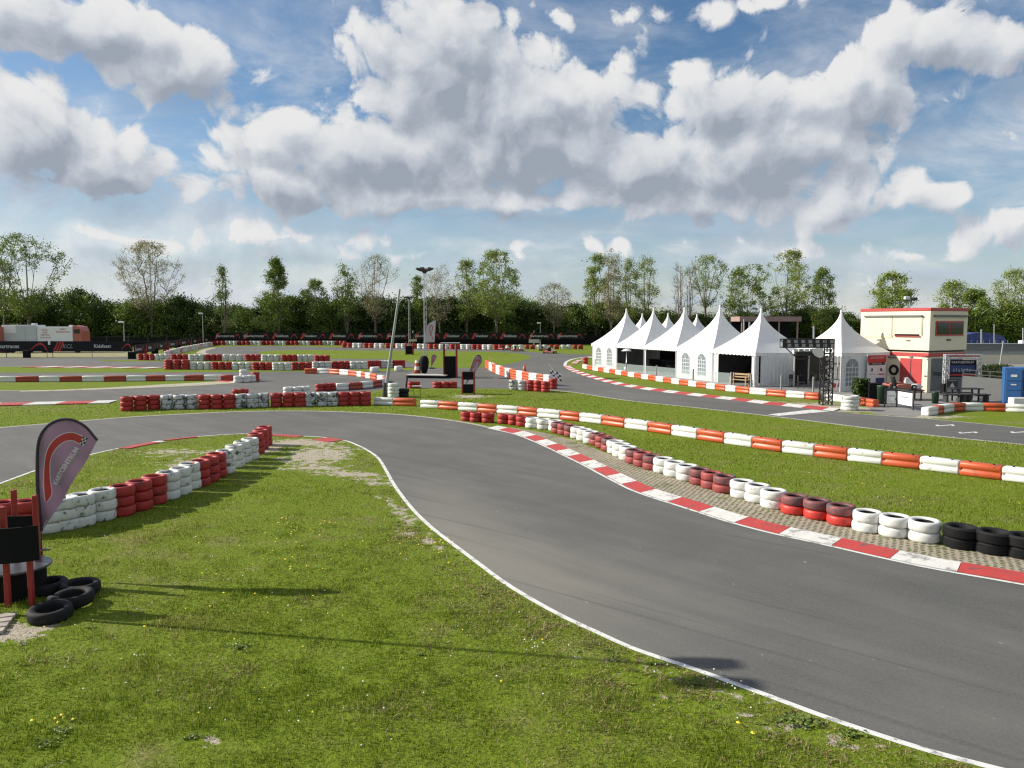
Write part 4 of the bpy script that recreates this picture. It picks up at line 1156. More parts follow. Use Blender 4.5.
# white flag on the mast
p = G(425.5, 376); s = (p.y*CP)/F
t = empty('banner_flag', (p.x+.15, p.y-.2, 0), 0, 'white flag with a red arch outline on the tallest lamp mast', 'flag')
def zz(y): return top_z(y, p.y)
def flagpts(lst): return [((x-427)*s, zz(y)) for x, y in lst]
mb = MB(); ol_ = flagpts([(425.2,342.5),(425.6,333),(426.8,327),(429.5,323.5),(433,321.5),(436.3,320.3),(435.6,331),(434.9,342)])
mb.prism(ol_, -.012, .012); sl = mb.build('sail', M['sail_white'], t)
mb = MB(); pa = flagpts([(433.8,340.5),(432.0,335.5),(430.3,331),(430.3,327),(432,325),(433.3,327.5),(432.2,331.5),(430.2,335.5)])
for a, b in zip(pa, pa[1:]): mb.tube((a[0],-.018,a[1]), (b[0],-.018,b[1]), .028, .028, 5)
mb.build('printed_arch', M['art_red'], sl)
MB().tube((-.18,.02,zz(343.5)), (-.10,.02,zz(322)), .02, .02, 6).build('flag_rod', M['grey_pole'], t)
# yellow stick, cone, chequered flag at the striped barrier
p = G(493.5,372); MB().tube((0,0,0), (-.35,0,1.5), .035, .03, 8).build('yellow_stick', M['yellow_stick'], None, p, 0, 'yellow stick leaning behind the two-high striped barrier', 'stick')
p = G(524.5,375); t = empty('traffic_cone', (p.x, p.y, .0), 0, 'orange traffic cone standing behind the striped barrier', 'cone')
MB().lathe([(0,.95),(.05,.95),(.26,.05),(0,.04)], 16).build('cone_body', M['orange_plastic'], t); MB().box((0,0,.03), (.6,.6,.06)).build('cone_base', M['orange_plastic'], t)
p = G(556.5,381.5); t = empty('chequered_flag', (p.x, p.y, 0), 0, 'small chequered flag on a slanting white stick at the barrier tip', 'flag')
MB().tube((.1,0,.3), (-.62,0,1.45), .03, .025, 6).build('stick', M['white_plastic'], t)
mb = MB()
for i in range(5):
    for j in range(4):
        o0 = Vector((-.55+i*.17+j*.03, .02*math.sin(i), .95-j*.16-i*.06))
        mb.add([o0, o0+Vector((.17,0,-.06)), o0+Vector((.20,0,-.22)), o0+Vector((.03,0,-.16))], [(0,1,2,3)], (i+j) % 2)
mb.build('chequered_cloth', [M['art_white'], M['art_black']], t)
# ------------------------------------------------------------------ white pagoda tents
def tent_roof(S, eave, peak, power=1.75):
    mb = MB(); n = 16; r = S/2
    for q in range(4):
        a = math.pi/2*q; c, s_ = math.cos(a), math.sin(a)
        grid = []
        for i in range(n+1):
            t = i/n; t = t**.8
            w = (r+.06)*(1-t)**power + .05; z = eave+(peak-eave)*t
            row_ = []
            for j in range(9):
                f = -1+2*j/8
                # the sides are drawn in slightly between the corners
                sag = .05*w*(1-f*f)
                x, y = f*w, -(w-sag)
                row_.append((x*c-y*s_, x*s_+y*c, z-.03*(1-f*f)*(1-t)))
            grid.append(row_)
        vs = [v for r_ in grid for v in r_]
        fs = [(i*9+j, i*9+j+1, (i+1)*9+j+1, (i+1)*9+j) for i in range(n) for j in range(8)]
        mb.add(vs, fs, 0, True)
        # valance
        vs = []
        for j in range(25):
            f = -1+2*j/24; w = r+.07; y = -(w-.05*w*(1-f*f))
            x = f*w; dz = .22+.03*math.cos(j*math.pi)
            vs += [(x*c-y*s_, x*s_+y*c, eave+.0-.03*(1-f*f)), (x*c-y*s_, x*s_+y*c, eave-dz)]
        mb.add(vs, [(2*j, 2*j+1, 2*j+3, 2*j+2) for j in range(24)], 0)
    mb.lathe([(.08,peak-.02),(.06,peak+.12),(.0,peak+.16)], 10)
    return mb
def arch_window(w, h, x, z0, y, parent, side=0, S=5):
    "arched window with white glazing bars on a tent wall"
    def out(w_, h_):
        r = w_/2; pts = [(x-r, z0), (x+r, z0), (x+r, z0+h_-r)]
        pts += [(x+r*math.cos(t), z0+h_-r+r*math.sin(t)) for t in [math.pi*i/12 for i in range(1, 12)]] + [(x-r, z0+h_-r)]
        return pts
    rot = Matrix.Rotation(side*math.pi/2, 4, 'Z')
    mb = MB(); mb.prism(out(w, h), y-.012, y-.004, M=rot); f = mb.build('window', M['win_glass'], parent)
    mb = MB(); r = w/2; zt = z0+h-r
    b = .035
    mb.box((x, y-.02, z0+(h-r)/2), (b, .012, h-r), M=rot)
    for k in (-1, 1): mb.box((x+k*w*.25, y-.021, z0+(h-r)/2), (b*.8, .012, h-r), M=rot)
    for k in range(1, 5): mb.box((x, y-.022, z0+(h-r)*k/4), (w, .012, b), M=rot)
    for t in (math.pi*.3, math.pi*.5, math.pi*.7):
        a, c = Vector((x, y-.022, zt)), Vector((x+r*math.cos(t), y-.022, zt+r*math.sin(t)))
        mb.tube(rot @ a, rot @ c, b*.45, b*.45, 5)
    pts = out(w+.04, h+.02)
    for a, c in zip(pts, pts[1:]+pts[:1]): mb.tube(rot @ Vector((a[0], y-.02, a[1])), rot @ Vector((c[0], y-.02, c[1])), .025, .025, 5)
    mb.build('glazing_bars', M['pvc'], f)
def wall(parent, side, x0, x1, S, z1, m='pvc_wall', wavy=0.0, name='wall'):
    rot = Matrix.Rotation(side*math.pi/2, 4, 'Z'); mb = MB(); y = -S/2+.02
    n = max(2, int((x1-x0)/.07)) if wavy else 1
    vs = []
    for i in range(n+1):
        x = x0+(x1-x0)*i/n; yy = y+wavy*math.sin(i*1.3)
        vs += [rot @ Vector((x, yy, .02)), rot @ Vector((x, yy, z1))]
    mb.add(vs, [(2*i, 2*i+2, 2*i+3, 2*i+1) for i in range(n)], 0, bool(wavy))
    vs = [v + rot @ Vector((0, .03, 0)) for v in vs]
    mb.add(vs, [(2*i, 2*i+1, 2*i+3, 2*i+2) for i in range(n)], 0, bool(wavy))
    return mb.build(name, M[m], parent)
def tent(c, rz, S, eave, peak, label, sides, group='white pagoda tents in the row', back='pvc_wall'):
    t = empty('pagoda_tent', (c.x, c.y, .008), rz, label, 'tent', group)
    tent_roof(S, eave, peak).build('roof', M['pvc'], t)
    r = S/2
    for sx in (-1, 1):
        for sy in (-1, 1): MB().box((sx*(r-.05), sy*(r-.05), eave/2), (.09, .09, eave), ch=.01).build('pole', M['alu'], t)
    z1 = eave-.03
    for k, kind in enumerate(sides):
        if kind == 'w2':
            wall(t, k, -r+.1, r-.1, S, z1)
            for x in (-S*.22, S*.22): arch_window(1.0, 1.72, x, .42, -r+.02, t, k)
        elif kind == 'w1':
            wall(t, k, -r+.1, r-.1, S, z1)
            arch_window(1.05, 1.75, -S*.2, .35, -r+.02, t, k)
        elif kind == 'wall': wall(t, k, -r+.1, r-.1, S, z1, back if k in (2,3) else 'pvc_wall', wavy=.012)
        elif kind == 'curt':
            wall(t, k, -r+.08, -r+.75, S, z1, 'curtain', .05, 'curtain'); wall(t, k, r-.42, r-.08, S, z1, 'curtain', .05, 'curtain')
        elif kind == 'part':
            wall(t, k, -r+.5, r-1.4, S, z1, 'curtain', .03, 'curtain'); wall(t, k, -r+.06, -r+.3, S, z1, 'curtain', .05, 'curtain')
        elif kind == 'cornerl': wall(t, k, -r+.06, -r+.30, S, z1, 'curtain', .04, 'curtain')
    return t
U = Vector((-.372, .928, 0)); NN = Vector((.928, .372, 0)); P5 = Vector((17.5, 54.6, 0)); RZ = math.atan2(-.928, .372)
def tc(k): return P5 + U*(2.5+5*k) + NN*2.5
H5 = [5.55, 5.95, 5.85, 5.85, 5.9]
tent(tc(4), RZ, 5, 2.45, H5[4], 'leftmost white pagoda tent with two arched windows in its front', ['w2', None, 'wall', 'wall'])
tent(tc(3), RZ, 5, 2.45, H5[3], 'second white pagoda tent from the left, open front with a heater inside', ['open', None, 'wall', None], back='shade_wall')
tent(tc(2), RZ, 5, 2.45, H5[2], 'third white pagoda tent from the left, open dark front', ['cornerl', None, 'wall', None], back='shade_wall')
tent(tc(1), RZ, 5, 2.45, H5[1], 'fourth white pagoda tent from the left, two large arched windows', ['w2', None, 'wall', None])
tent(tc(0), RZ, 5, 2.45, H5[0], 'fifth white pagoda tent from the left, open with tied grey curtains and a bench', ['curt', 'part', 'wall', 'wall'], back='shade_wall')
# local sides: 0 front, 1 near end (+x) , 2 back, 3 far end
for k, pk, lab in ((5, 5.5, 'leftmost tent peak showing behind the first white tent'), (4, 5.45, 'middle tent peak showing behind the white row'), (3, 5.3, 'right tent peak showing behind the white row')):
    tent(tc(k)+NN*5.1 + (U*.3), RZ, 5, 2.45, pk, lab, ['wall', 'wall', 'wall', 'wall'], 'white pagoda tents in the back row')
# single tent by the building
c6 = Vector((21.45, 50.6, 0))+NN*2.15+U*2.15 + Vector((.35, -.1, 0))
t6 = tent(c6, RZ+.03, 4.3, 2.6, 5.35, 'single white pagoda tent between the gantry and the cream building', [None, None, None, None], 'white pagoda tents in the row')
wall(t6, 1, -2.05, 2.05, 4.3, 2.57, 'curtain'); arch_window(1.15, 1.85, -1.15, .35, -2.13, t6, 1)
# notice board leaning against it (right half of the face)
t = empty('notice_board', c6 + (NN*.95 - U*2.30) + Vector((0,0,.01)), RZ+.03+math.pi/2, 'large notice board with a red header on the single tent', 'sign')
MB().box((0,0,1.30), (1.72,.04,2.3)).build('panel', M['pvc_wall'], t)
MB().box((0,-.03,2.16), (1.72,.02,.50)).build('red_header', M['art_red'], t)
MB().box((0,-.032,1.83), (1.5,.02,.16)).build('black_strip', M['art_black'], t)
lettering('KARTCENTRUM', .17, M['art_white'], t, (0,-.046,2.24))
lettering('OPENINGSTIJDEN', .11, M['art_white'], t, (0,-.046,1.83))
for sx in (-1, 1):
    MB().box((sx*.42,-.03,1.45), (.12,.01,.18)).build('pictogram', M['art_black'], t); MB().box((sx*.42+.04*sx,-.036,1.36), (.2,.01,.05)).build('pictogram', M['art_black'], t)
MB().box((.42,-.03,1.12), (.6,.01,.07)).build('red_strip', M['art_red'], t)
MB().box((.35,-.03,.62), (.8,.01,.5)).build('blue_picture', M['blue_tarp'], t)
MB().box((-.42,-.03,1.14), (.55,.01,.04)).build('grey_strip', M['art_grey'], t)

# inside and in front of the tents
def heater(p, label):
    t = empty('patio_heater', p, 0, label, 'heater')
    MB().lathe([(0,0),(.22,0),(.22,.55),(.1,.62),(.035,.65),(.035,1.95)], 14).build('stand', M['alu'], t)
    MB().lathe([(.0,2.25),(.20,2.22),(.46,2.06),(.47,2.03),(.1,2.1)], 20).build('hood', M['pvc'], t)
heater(at(626.3, tc(3).y-2.0), 'patio heater with a white domed hood in the second tent opening')
def picnic(p, rz, label, group, m='dark_metal'):
    t = empty('picnic_table', p, rz, label, 'table', group)
    MB().box((0,0,.75), (1.8,.75,.05), ch=.01).build('table_top', M[m], t)
    for s_ in (-1,1):
        MB().box((0,s_*.72,.45), (1.8,.28,.05), ch=.01).build('bench', M[m], t)
        MB().box((s_*.6,0,.36), (.07,1.3,.06)).box((s_*.6,.3,.37), (.07,.08,.72)).box((s_*.6,-.3,.37), (.07,.08,.72)).build('trestle', M[m], t)
    return t
for i, (k, off) in enumerate(((3,.2),(2,-.3),(2,1.4),(0,.5))):
    picnic(tc(k)+NN*(.3)+U*off, RZ+math.pi/2, ['black table in the second tent','black table in the middle of the third tent','black table at the left of the third tent','black table in the shade of the fifth tent'][i], 'black tables in the tents', 'black')
def bar(p, rz, w, label):
    t = empty('bar_counter', p, rz, label, 'counter')
    MB().box((0,0,.52), (w,.6,1.04), ch=.01).build('front', M['matt_black'], t); MB().box((0,0,1.08), (w+.1,.75,.06), ch=.01).build('worktop', M['black'], t)
    MB().box((0,1.1,1.15), (w,.35,2.3)).build('back_cabinet', M['matt_black'], t)
bar(tc(3)+NN*1.2, RZ, 4.2, 'black bar counter at the back of the second tent')
bar(tc(2)+NN*1.2, RZ, 4.2, 'black bar counter at the back of the third tent')
bar(tc(0)+NN*.9+U*.9, RZ, 2.6, 'dark cabinet in the shade of the fifth tent')
p = at(739.5, G(739,386.2).y+.3)
t = empty('wooden_bench', p, RZ+.25, 'light wooden bench in the opening of the fifth tent', 'bench')
MB().box((0,0,.45), (1.5,.45,.05), ch=.01).build('seat', M['wood'], t)
MB().box((0,.22,.85), (1.5,.05,.14), ch=.01).box((0,.22,.65), (1.5,.05,.1), ch=.01).build('backrest', M['wood'], t)
for sx in (-.68,.68): MB().box((sx,.2,.48), (.08,.08,.96)).box((sx,-.2,.32), (.08,.08,.64)).box((sx,0,.64), (.08,.46,.06)).build('leg', M['wood'], t)
# chairs on the terrace between fifth tent and gantry
def chair(p, rz, label):
    t = empty('terrace_chair', p, rz, label, 'chair', 'dark chairs on the terrace')
    MB().box((0,0,.45), (.46,.46,.04), ch=.01).build('seat', M['dark_metal'], t)
    MB().box((0,.22,.72), (.46,.03,.36), ch=.01).build('backrest', M['dark_metal'], t)
    for sx in (-.2,.2):
        for sy in (-.2,.2): MB().tube((sx,sy,0), (sx,sy,.45), .018, .018, 6).build('leg', M['dark_metal'], t)
def high_table(p, label):
    t = empty('bistro_table', p, 0, label, 'table', 'dark bistro tables on the terrace')
    MB().lathe([(0,.74),(.38,.74),(.38,.78),(0,.78)], 20).build('table_top', M['dark_metal'], t)
    MB().lathe([(0,0),(.22,0),(.22,.03),(.035,.05),(.035,.74)], 12).build('stand', M['dark_metal'], t)
for i, (px, y) in enumerate(((797,386),(808,383))): high_table(at(px, G(px,y).y), ['bistro table left of the gantry, on the terrace','bistro table behind the gantry post, on the terrace'][i])
for i, (px, y) in enumerate(((793,387),(801,388.5),(803,384),(812,386))): chair(at(px, G(px,y).y), i*1.3, ['leftmost dark chair on the terrace left of the gantry','nearest dark chair on the terrace left of the gantry','dark chair between the two bistro tables','rightmost dark chair beside the gantry post'][i])
# dark awning screen behind the terrace
p = at(801, 60.5)
t = empty('dark_hut', p, 0, 'dark flat-roofed hut behind the terrace between the tents', 'hut')
MB().box((0,1.2,1.25), (4.2,2.4,2.5)).build('wall', M['black'], t)
MB().box((0,1.0,2.55), (4.6,3.0,.10)).build('roof', M['grey_panel'], t)
MB().box((-.7,-.02,1.3), (1.6,.05,.9)).build('serving_hatch', M['grey_panel'], t)
# heater-like white globe by the gantry
# glass windbreak
t = empty('glass_windbreak', (G(626,376).x, G(626,376).y, 0), 0, 'long low glass windbreak with grey posts in front of the tents', 'windbreak')
WB = [(595,371.5),(626,377),(656.5,380.4),(693,385),(731,389.3),(751,391.5),(781,393.5),(813,396)]
o0 = t.location
wp = []
for (px, y) in WB:
    q = away(G(px, y), 1.4); wp.append(q); MB().box((q.x-o0.x, q.y-o0.y, .56), (.10,.10,1.12), ch=.012).build('post', M['grey_pole'], t)
for i, (a, b) in enumerate(zip(wp, wp[1:])):
    if i >= 4: continue
    d = b-a; c = (a+b)/2
    MB().box((0,0,.56), (d.length-.12,.014,.95)).build('glass_pane', M['glass'], t, (c.x-o0.x, c.y-o0.y, 0), math.atan2(d.y, d.x))

# ------------------------------------------------------------------ start gantry
gp = G(825.5, 405.5); gp = at(825.5, gp.y+.3); gh = top_z(339, gp.y)
t = empty('start_gantry', (gp.x, gp.y, 0), 0, 'black truss start gantry with a chequered arm reaching over the track side', 'gantry')
def truss(mb, a, b, w, n, axis2, axis3, r=.028):
    a, b = Vector(a), Vector(b); e2, e3 = Vector(axis2)*w/2, Vector(axis3)*w/2
    cs = [e2+e3, -e2+e3, -e2-e3, e2-e3]
    for c in cs: mb.tube(a+c, b+c, r, r, 6)
    for i in range(n):
        p, q = a.lerp(b, i/n), a.lerp(b, (i+1)/n)
        for j in range(4):
            c0, c1 = cs[j], cs[(j+1) % 4]
            if i % 2: c0, c1 = c1, c0
            mb.tube(p+c0, q+c1, r*.6, r*.6, 5); mb.tube(p+cs[j], p+cs[(j+1) % 4], r*.6, r*.6, 5)
mb = MB(); truss(mb, (0,0,0), (0,0,gh), .52, 9, (1,0,0), (0,1,0), .04); mb.build('upright_truss', M['black_truss'], t)
s = gp.y/F
xa = (779.5-825.5)*s
mb = MB(); truss(mb, (xa,0,gh-.24), (.28,0,gh-.24), .45, 7, (0,0,1), (0,1,0), .035); mb.build('top_truss', M['black_truss'], t)
mb = MB(); mb.box(((xa+.25)/2,-.27,gh-.24), (.25-xa,.02,.50)); cb = mb.build('chequered_board', M['black'], t)
mb = MB()
for i in range(7):
    x = xa+.30+i*.40
    for j in range(2):
        mb.box((x+(.0 if j else .04),-.284,gh-.24+(.11 if j else -.11)), (.20,.006,.17))
mb.build('white_squares', M['art_grey'], cb)
# chequer plates on the upright's faces
mb = MB()
for i in range(14):
    mb.box((.15 if i % 2 else -.12, -.285, .25+i*.235), (.14,.008,.15))
    mb.box((.275, -.12 if i % 2 else .12, .25+i*.235), (.008,.14,.15))
mb.build('chequer_plates', M['art_grey'], t)
# bracket and start lights
mb = MB(); mb.tube((xa+.25,0,gh-.5), (xa+.95,0,gh-1.12), .03, .03, 6).tube((xa+.95,0,gh-1.12), (xa+1.8,0,gh-1.05), .03, .03, 6).tube((xa+1.8,0,gh-1.05), (xa+2.0,0,gh-.5), .03, .03, 6)
mb.build('bracket', M['black_truss'], t)
for i in range(5):
    MB().box((xa+.85+i*.28, -.08, gh-.82+.03*(i % 2)), (.24,.24,.26), ch=.02).build('start_light', M['black'], t)
    MB().box((xa+.75+i*.3, -.2, gh-.62), (.26,.02,.14)).build('light_plate', M['art_grey'] if i % 2 else M['art_white'], t)
mb = MB(); s8 = gp.y/F
mb.prism([(x*s8-0, z) for x, z in [(-17,gh-.52),(-6,gh-.50),(-6,gh-1.00),(-10,gh-1.03),(-14,gh-.92),(-16.6,gh-.75)]], -.30, -.22)
mb.build('white_shield', M['white_plastic'], t)

# tilted notice, hedge box, frames with white banners, kart on a stand
p = G(832,391.5)
t = empty('sandwich_board', (p.x, p.y, .01), .2, 'small tilted white and red notice beside the gantry foot', 'sign')
Mx = Matrix.Rotation(.12, 4, 'X') @ Matrix.Rotation(.22, 4, 'Y')
MB().box((0,0,.40), (.50,.03,.78), M=Mx).build('panel', M['art_white'], t); MB().box((0,-.022,.42), (.30,.01,.30), M=Mx).build('red_print', M['art_red'], t)
MB().tube((.25,.1,0), (.35,.05,.85), .02, .02, 6).build('prop', M['dark_metal'], t)
def leafbox(c, size, n, name, label, cat_, m='hedge', rz=0, leaf=.09):
    mb = MB(); random.seed(int(c.x*10))
    cr, sr = math.cos(rz), math.sin(rz)
    for _ in range(n):
        x, y, z = [random.uniform(-.5, .5)*q for q in size]; z += size[2]/2
        x += .15*size[0]*pnoise(Vector((x,y,z))*2)
        d1 = Vector((random.gauss(0,1), random.gauss(0,1), random.gauss(0,1))).normalized()*leaf; d2 = d1.orthogonal().normalized()*leaf*.6
        cc = Vector((x*cr-y*sr, x*sr+y*cr, z)); mb.add([cc-d1, cc+d2, cc+d1, cc-d2], [(0,1,2,3)])
    return mb.build(name, M['leaf_dark'] if m == 'hedge' else M[m], None, c, 0, label, cat_)
p = at(861, G(861,399).y); leafbox(p, (.85,.7,1.25), 1600, 'potted_shrub', 'dark bushy shrub in front of the notice board', 'shrub')
p = at(873, G(873,399.5).y); MB().box((0,0,.5), (.8,.6,1.0), ch=.02).build('dark_box', M['matt_black'], None, p, 0, 'dark box beside the shrub under the notice board', 'box')
p = G(882,404); t = empty('green_bin', p, 0, 'dark green bin left of the framed white banners', 'bin'); MB().lathe([(0,0),(.24,0),(.30,1.0),(.32,1.05),(0,1.1)], 18).build('bin_body', M['bin_green'], t)
p = G(935,403.5); t = empty('green_bin', p, 0, 'small dark green bin at the end of the curved barrier', 'bin'); MB().lathe([(0,0),(.17,0),(.2,.62),(.22,.66),(0,.7)], 18).build('bin_body', M['bin_green'], t)
pA, pB, pC = G(884.5,407), G(896.5,407.2), G(913,410.5)
t = empty('banner_rail', (pB.x, pB.y, 0), 0, 'dark metal rail with two white banners in front of the kart stand', 'railing')
mb = MB()
for a, b in ((pA, pB), (pB, pC)):
    a, b = a-pB, b-pB
    mb.tube(a+Vector((0,0,.98)), b+Vector((0,0,.98)), .03, .03, 8)
for a in (pA, pB, pC): mb.tube(a-pB, a-pB+Vector((0,0,1.0)), .04, .04, 8)
mb.build('rail', M['dark_metal'], t)
for a, b in ((pA, pB), (pB, pC)):
    a, b = a-pB, b-pB; d = (b-a); c = (a+b)/2
    bn = MB().box((0,0,.55), (d.length-.2,.02,.68)).build('banner', M['pvc_wall'], t, c, math.atan2(d.y, d.x))
    lettering('KARTCENTRUM', .12, M['art_grey'], bn, (0,-.016,.62), sx=.8)
def kart(p, rz, label):
    t = empty('kart', p, rz, label, 'kart')
    mb = MB()
    for sy in (-.28,.28): mb.tube((-.75,sy,.13), (.65,sy*.8,.13), .02, .02, 6)
    mb.tube((-.55,-.6,.14), (-.55,.6,.14), .025, .025, 6).tube((.5,-.5,.14), (.5,.5,.14), .02, .02, 6); mb.build('frame', M['dark_metal'], t)
    for (x, y, w, r) in ((-.55,-.58,.2,.14),(-.55,.58,.2,.14),(.5,-.52,.13,.13),(.5,.52,.13,.13)):
        w_ = MB(); w_.tube((x, y-w/2, .14), (x, y+w/2, .14), r, r, 20); wh = w_.build('wheel', M['black_tyre'], t)
        MB().tube((x, y-w/2-.005, .14), (x, y+w/2+.005, .14), r*.5, r*.5, 14).build('rim', M['alu'], wh)
    for sy in (-1, 1):
        MB().prism([(-.38,.08),(.30,.08),(.36,.2),(.2,.33),(-.30,.28),(-.4,.2)], sy*.55-.1, sy*.55+.1).build('side_pod', M['truck_red'], t)
    MB().prism([(.45,.06),(.95,.10),(.98,.2),(.75,.3),(.5,.26)], -.48, .48).build('front_bumper', M['white_plastic'], t)
    MB().prism([(.2,.25),(.62,.3),(.35,.62),(.22,.6)], -.16, .16).build('nose_panel', M['white_plastic'], t)
    MB().prism([(-.35,.12),(.0,.1),(.05,.2),(-.25,.28),(-.38,.68),(-.48,.68)], -.2, .2).build('seat', M['black'], t)
    sw = MB(); n = 18
    for i in range(n):
        a, b = 2*math.pi*i/n, 2*math.pi*(i+1)/n
        f = lambda q: (.18+.06*math.sin(q), .16*math.cos(q), .60+.13*math.sin(q))
        sw.tube(f(a), f(b), .015, .015, 6)
    sw.tube((.18,0,.6), (.35,0,.3), .015, .015, 6); sw.build('steering_wheel', M['black'], t)
    MB().box((-.72,0,.2), (.12,1.1,.16), ch=.04).build('rear_bumper', M['truck_red'], t)
    return t
kp = at(900, 45.6)
t = empty('display_stand', kp, -.15, 'low dark stand carrying the red and white kart', 'stand')
MB().box((0,0,.62), (2.3,1.3,.06), ch=.01).build('deck', M['dark_metal'], t)
for sx in (-1,1):
    for sy in (-.5,.5): MB().box((sx,sy,.3), (.07,.07,.6)).build('leg', M['dark_metal'], t)
kart(kp+Vector((0,0,.652)), -.15, 'red and white kart on a stand in front of the red double door').scale = (1.1,1.1,1.1)

# ------------------------------------------------------------------ cream two-storey building
bc = Vector((27.4, 50, .008)); ba = 62.0
rzb = R(180-ba)   # local x runs from the near corner to the left far end of the sunny face
t = empty('container_building', bc, rzb, 'cream two-storey container building with red trim and a red double door', 'building')
# local: x along sunny face, -? the sunny face is at y=0, the house lies on the side of negative y
LF, LR = 5.2, 4.0
e = Vector((1,0,0))
lo_ = MB().box((LF/2, -LR/2, 1.32), (LF, LR, 2.64), ch=.02).build('lower_storey', M['cream'], t)
up_ = MB().box((LF/2-.1, -LR/2+.08, 4.08), (LF+.02, LR+.06, 2.62), ch=.02).build('upper_storey', M['cream'], t)
MB().box((LF/2, -LR/2, 2.70), (LF-.1, LR-.1, .14)).build('dark_joint', M['black'], t)
MB().box((LF/2-.1, -LR/2+.08, 5.49), (LF+.10, LR+.14, .20), ch=.02).build('red_roof_rim', M['red_paint'], t)
MB().box((LF/2, -LR/2, 2.48), (LF+.04, LR+.04, .26), ch=.01).build('red_band', M['red_paint'], lo_)
# face helper: +y is outwards on the sunny face
def sunny(x0, x1, z0, z1, d, name, m, par, ch=0): return MB().box(((x0+x1)/2, d/2, (z0+z1)/2), (x1-x0, d, z1-z0), ch=ch).build(name, M[m], par)
door = sunny(.42, 1.98, .06, 2.22, .03, 'double_door', 'red_paint', lo_)
MB().box((1.2,.045,1.14), (.02,.02,2.16)).build('door_gap', M['dark_metal'], door)
MB().box((1.12,.06,1.05), (.03,.04,.2), ch=.01).build('handle', M['alu'], door)
MB().box((1.2,.05,2.32), (.22,.06,.08), ch=.01).build('door_lamp', M['grey_panel'], lo_)
sh = sunny(2.65, 3.9, .95, 2.15, .04, 'shutter', 'cream_shutter', lo_); MB().box((3.1,.06,2.24), (1.7,.10,.10), ch=.01).build('shutter_box', M['grey_panel'], sh)
MB().box((.15,.03,1.1), (.16,.03,.08)).build('small_plate', M['grey_panel'], lo_)
for (x0, x1, zb) in ((.45, 2.50, 3.80), (2.62, 4.72, 3.62)):
    f = sunny(x0-.04, x1+.04, zb-.06, 5.06, .15, 'shutter_frame', 'cream', up_)
    s_ = MB().box(((x0+x1)/2,.16,(zb+5.0)/2), (x1-x0,.03,5.0-zb), ch=.005).build('shutter', M['cream_shutter'], f)
    MB().box(((x0+x1)/2,.20,5.06), (x1-x0+.1,.14,.12), ch=.02).build('shutter_box', M['grey_panel'], f)
    for k in range(14): pass
f = MB().box((1.475,.165,3.78), (1.75,.04,.14)).build('open_window_slit', M['matt_black'], up_)
MB().box((1.475,.19,3.71), (1.85,.05,.05)).build('red_sill', M['red_paint'], f)
for x in (1.4, 3.6): MB().box((x,.13,3.42), (.30,.05,.08), ch=.01).build('vent', M['grey_panel'], up_)
# shaded end face (x = 0 side), runs along -y
def endf(y0, y1, z0, z1, d, name, m, par, x=0): return MB().box((x-d/2, -(y0+y1)/2, (z0+z1)/2), (d, y1-y0, z1-z0)).build(name, M[m], par)
w = endf(.45, 3.45, 3.74, 4.72, .05, 'window', 'red_paint', up_, -.11)
for (a, b) in ((.55, 1.90), (2.02, 3.35)): endf(a, b, 3.84, 4.62, .02, 'window_pane', 'dark_glass', w, -.16)
endf(.2, 3.8, 4.98, 5.12, .12, 'shutter_box', 'grey_panel', up_, -.11)
endf(1.7, 2.1, 3.42, 3.52, .06, 'vent', 'black', up_, -.11)
r_ = endf(.35, 3.7, .1, 2.25, .03, 'roller_panel', 'grey_panel', lo_, 0)
for (a, z) in ((.6, 1.25), (1.05, 1.2)): endf(a, a+.3, z-.12, z+.12, .05, 'socket', 'dark_metal', lo_, -.03)
MB().box((.05,.12,2.38), (.10,.30,.08)).box((.1,.25,2.36), (.3,.08,.06)).build('camera', M['dark_metal'], lo_)
wx = bc + Matrix.Rotation(rzb, 3, 'Z') @ Vector((2.42,.14,1.38))
tr_ = mobj('hanging_tyre', tyre_mesh('black_tyre', .72, .16, 28), None, wx); tr_.rotation_euler = (math.pi/2, 0, rzb+math.pi*0); tag(tr_, 'black tyre hung up on the cream wall left of the red double door', 'tyre')
# roof lamp pole behind the building
p = at(907, 74); t = empty('floodlight_pole', p, 0, 'floodlight pole rising behind the cream building', 'lamp')
hh = top_z(297, 74); MB().tube((0,0,0), (0,0,hh), .09, .07, 8).build('pole', M['grey_pole'], t)
MB().box((-.35,-.1,hh-.1), (.5,.35,.3), ch=.05).build('floodlight', M['pvc_wall'], t); MB().box((.4,-.1,hh-.2), (.45,.35,.3), ch=.05).build('floodlight', M['dark_metal'], t); MB().box((0,0,hh-.3), (.9,.06,.06)).build('cross_bar', M['dark_metal'], t)

# ------------------------------------------------------------------ truss portal with banner
p0, p1 = at(945, 48.4), at(977, 48.4)
t = empty('truss_portal', (p0+p1)/2, 0, 'silver truss portal with a dark club banner on two black boxes', 'portal')
hw = (p1.x-p0.x)/2; ht = top_z(354.5, 48.4)
for sx in (-1, 1):
    MB().box((sx*hw,0,.38), (.42,.42,.76), ch=.02).build('base_box', M['matt_black'], t)
    mb = MB(); truss(mb, (sx*hw,0,.76), (sx*hw,0,ht), .26, 8, (1,0,0), (0,1,0), .025); mb.build('truss_column', M['steel_truss'], t)
mb = MB(); truss(mb, (-hw-.13,0,ht-.13), (hw+.13,0,ht-.13), .26, 8, (0,0,1), (0,1,0), .025); mb.build('truss_beam', M['steel_truss'], t)
MB().box((0,-.16,ht-.10), (2*hw-.1,.01,.07)).build('red_strip', M['art_red'], t)
zt, zb_ = top_z(360, 48.4), top_z(377, 48.4)
bn = MB().box((0,0,(zt+zb_)/2), (2*hw-.3,.03,zt-zb_)).build('banner', M['banner'], t)
lettering('KARTCENTRUM', .19, M['art_white'], bn, (0,-.02,zt-.15), bold=.004, sx=1.03)
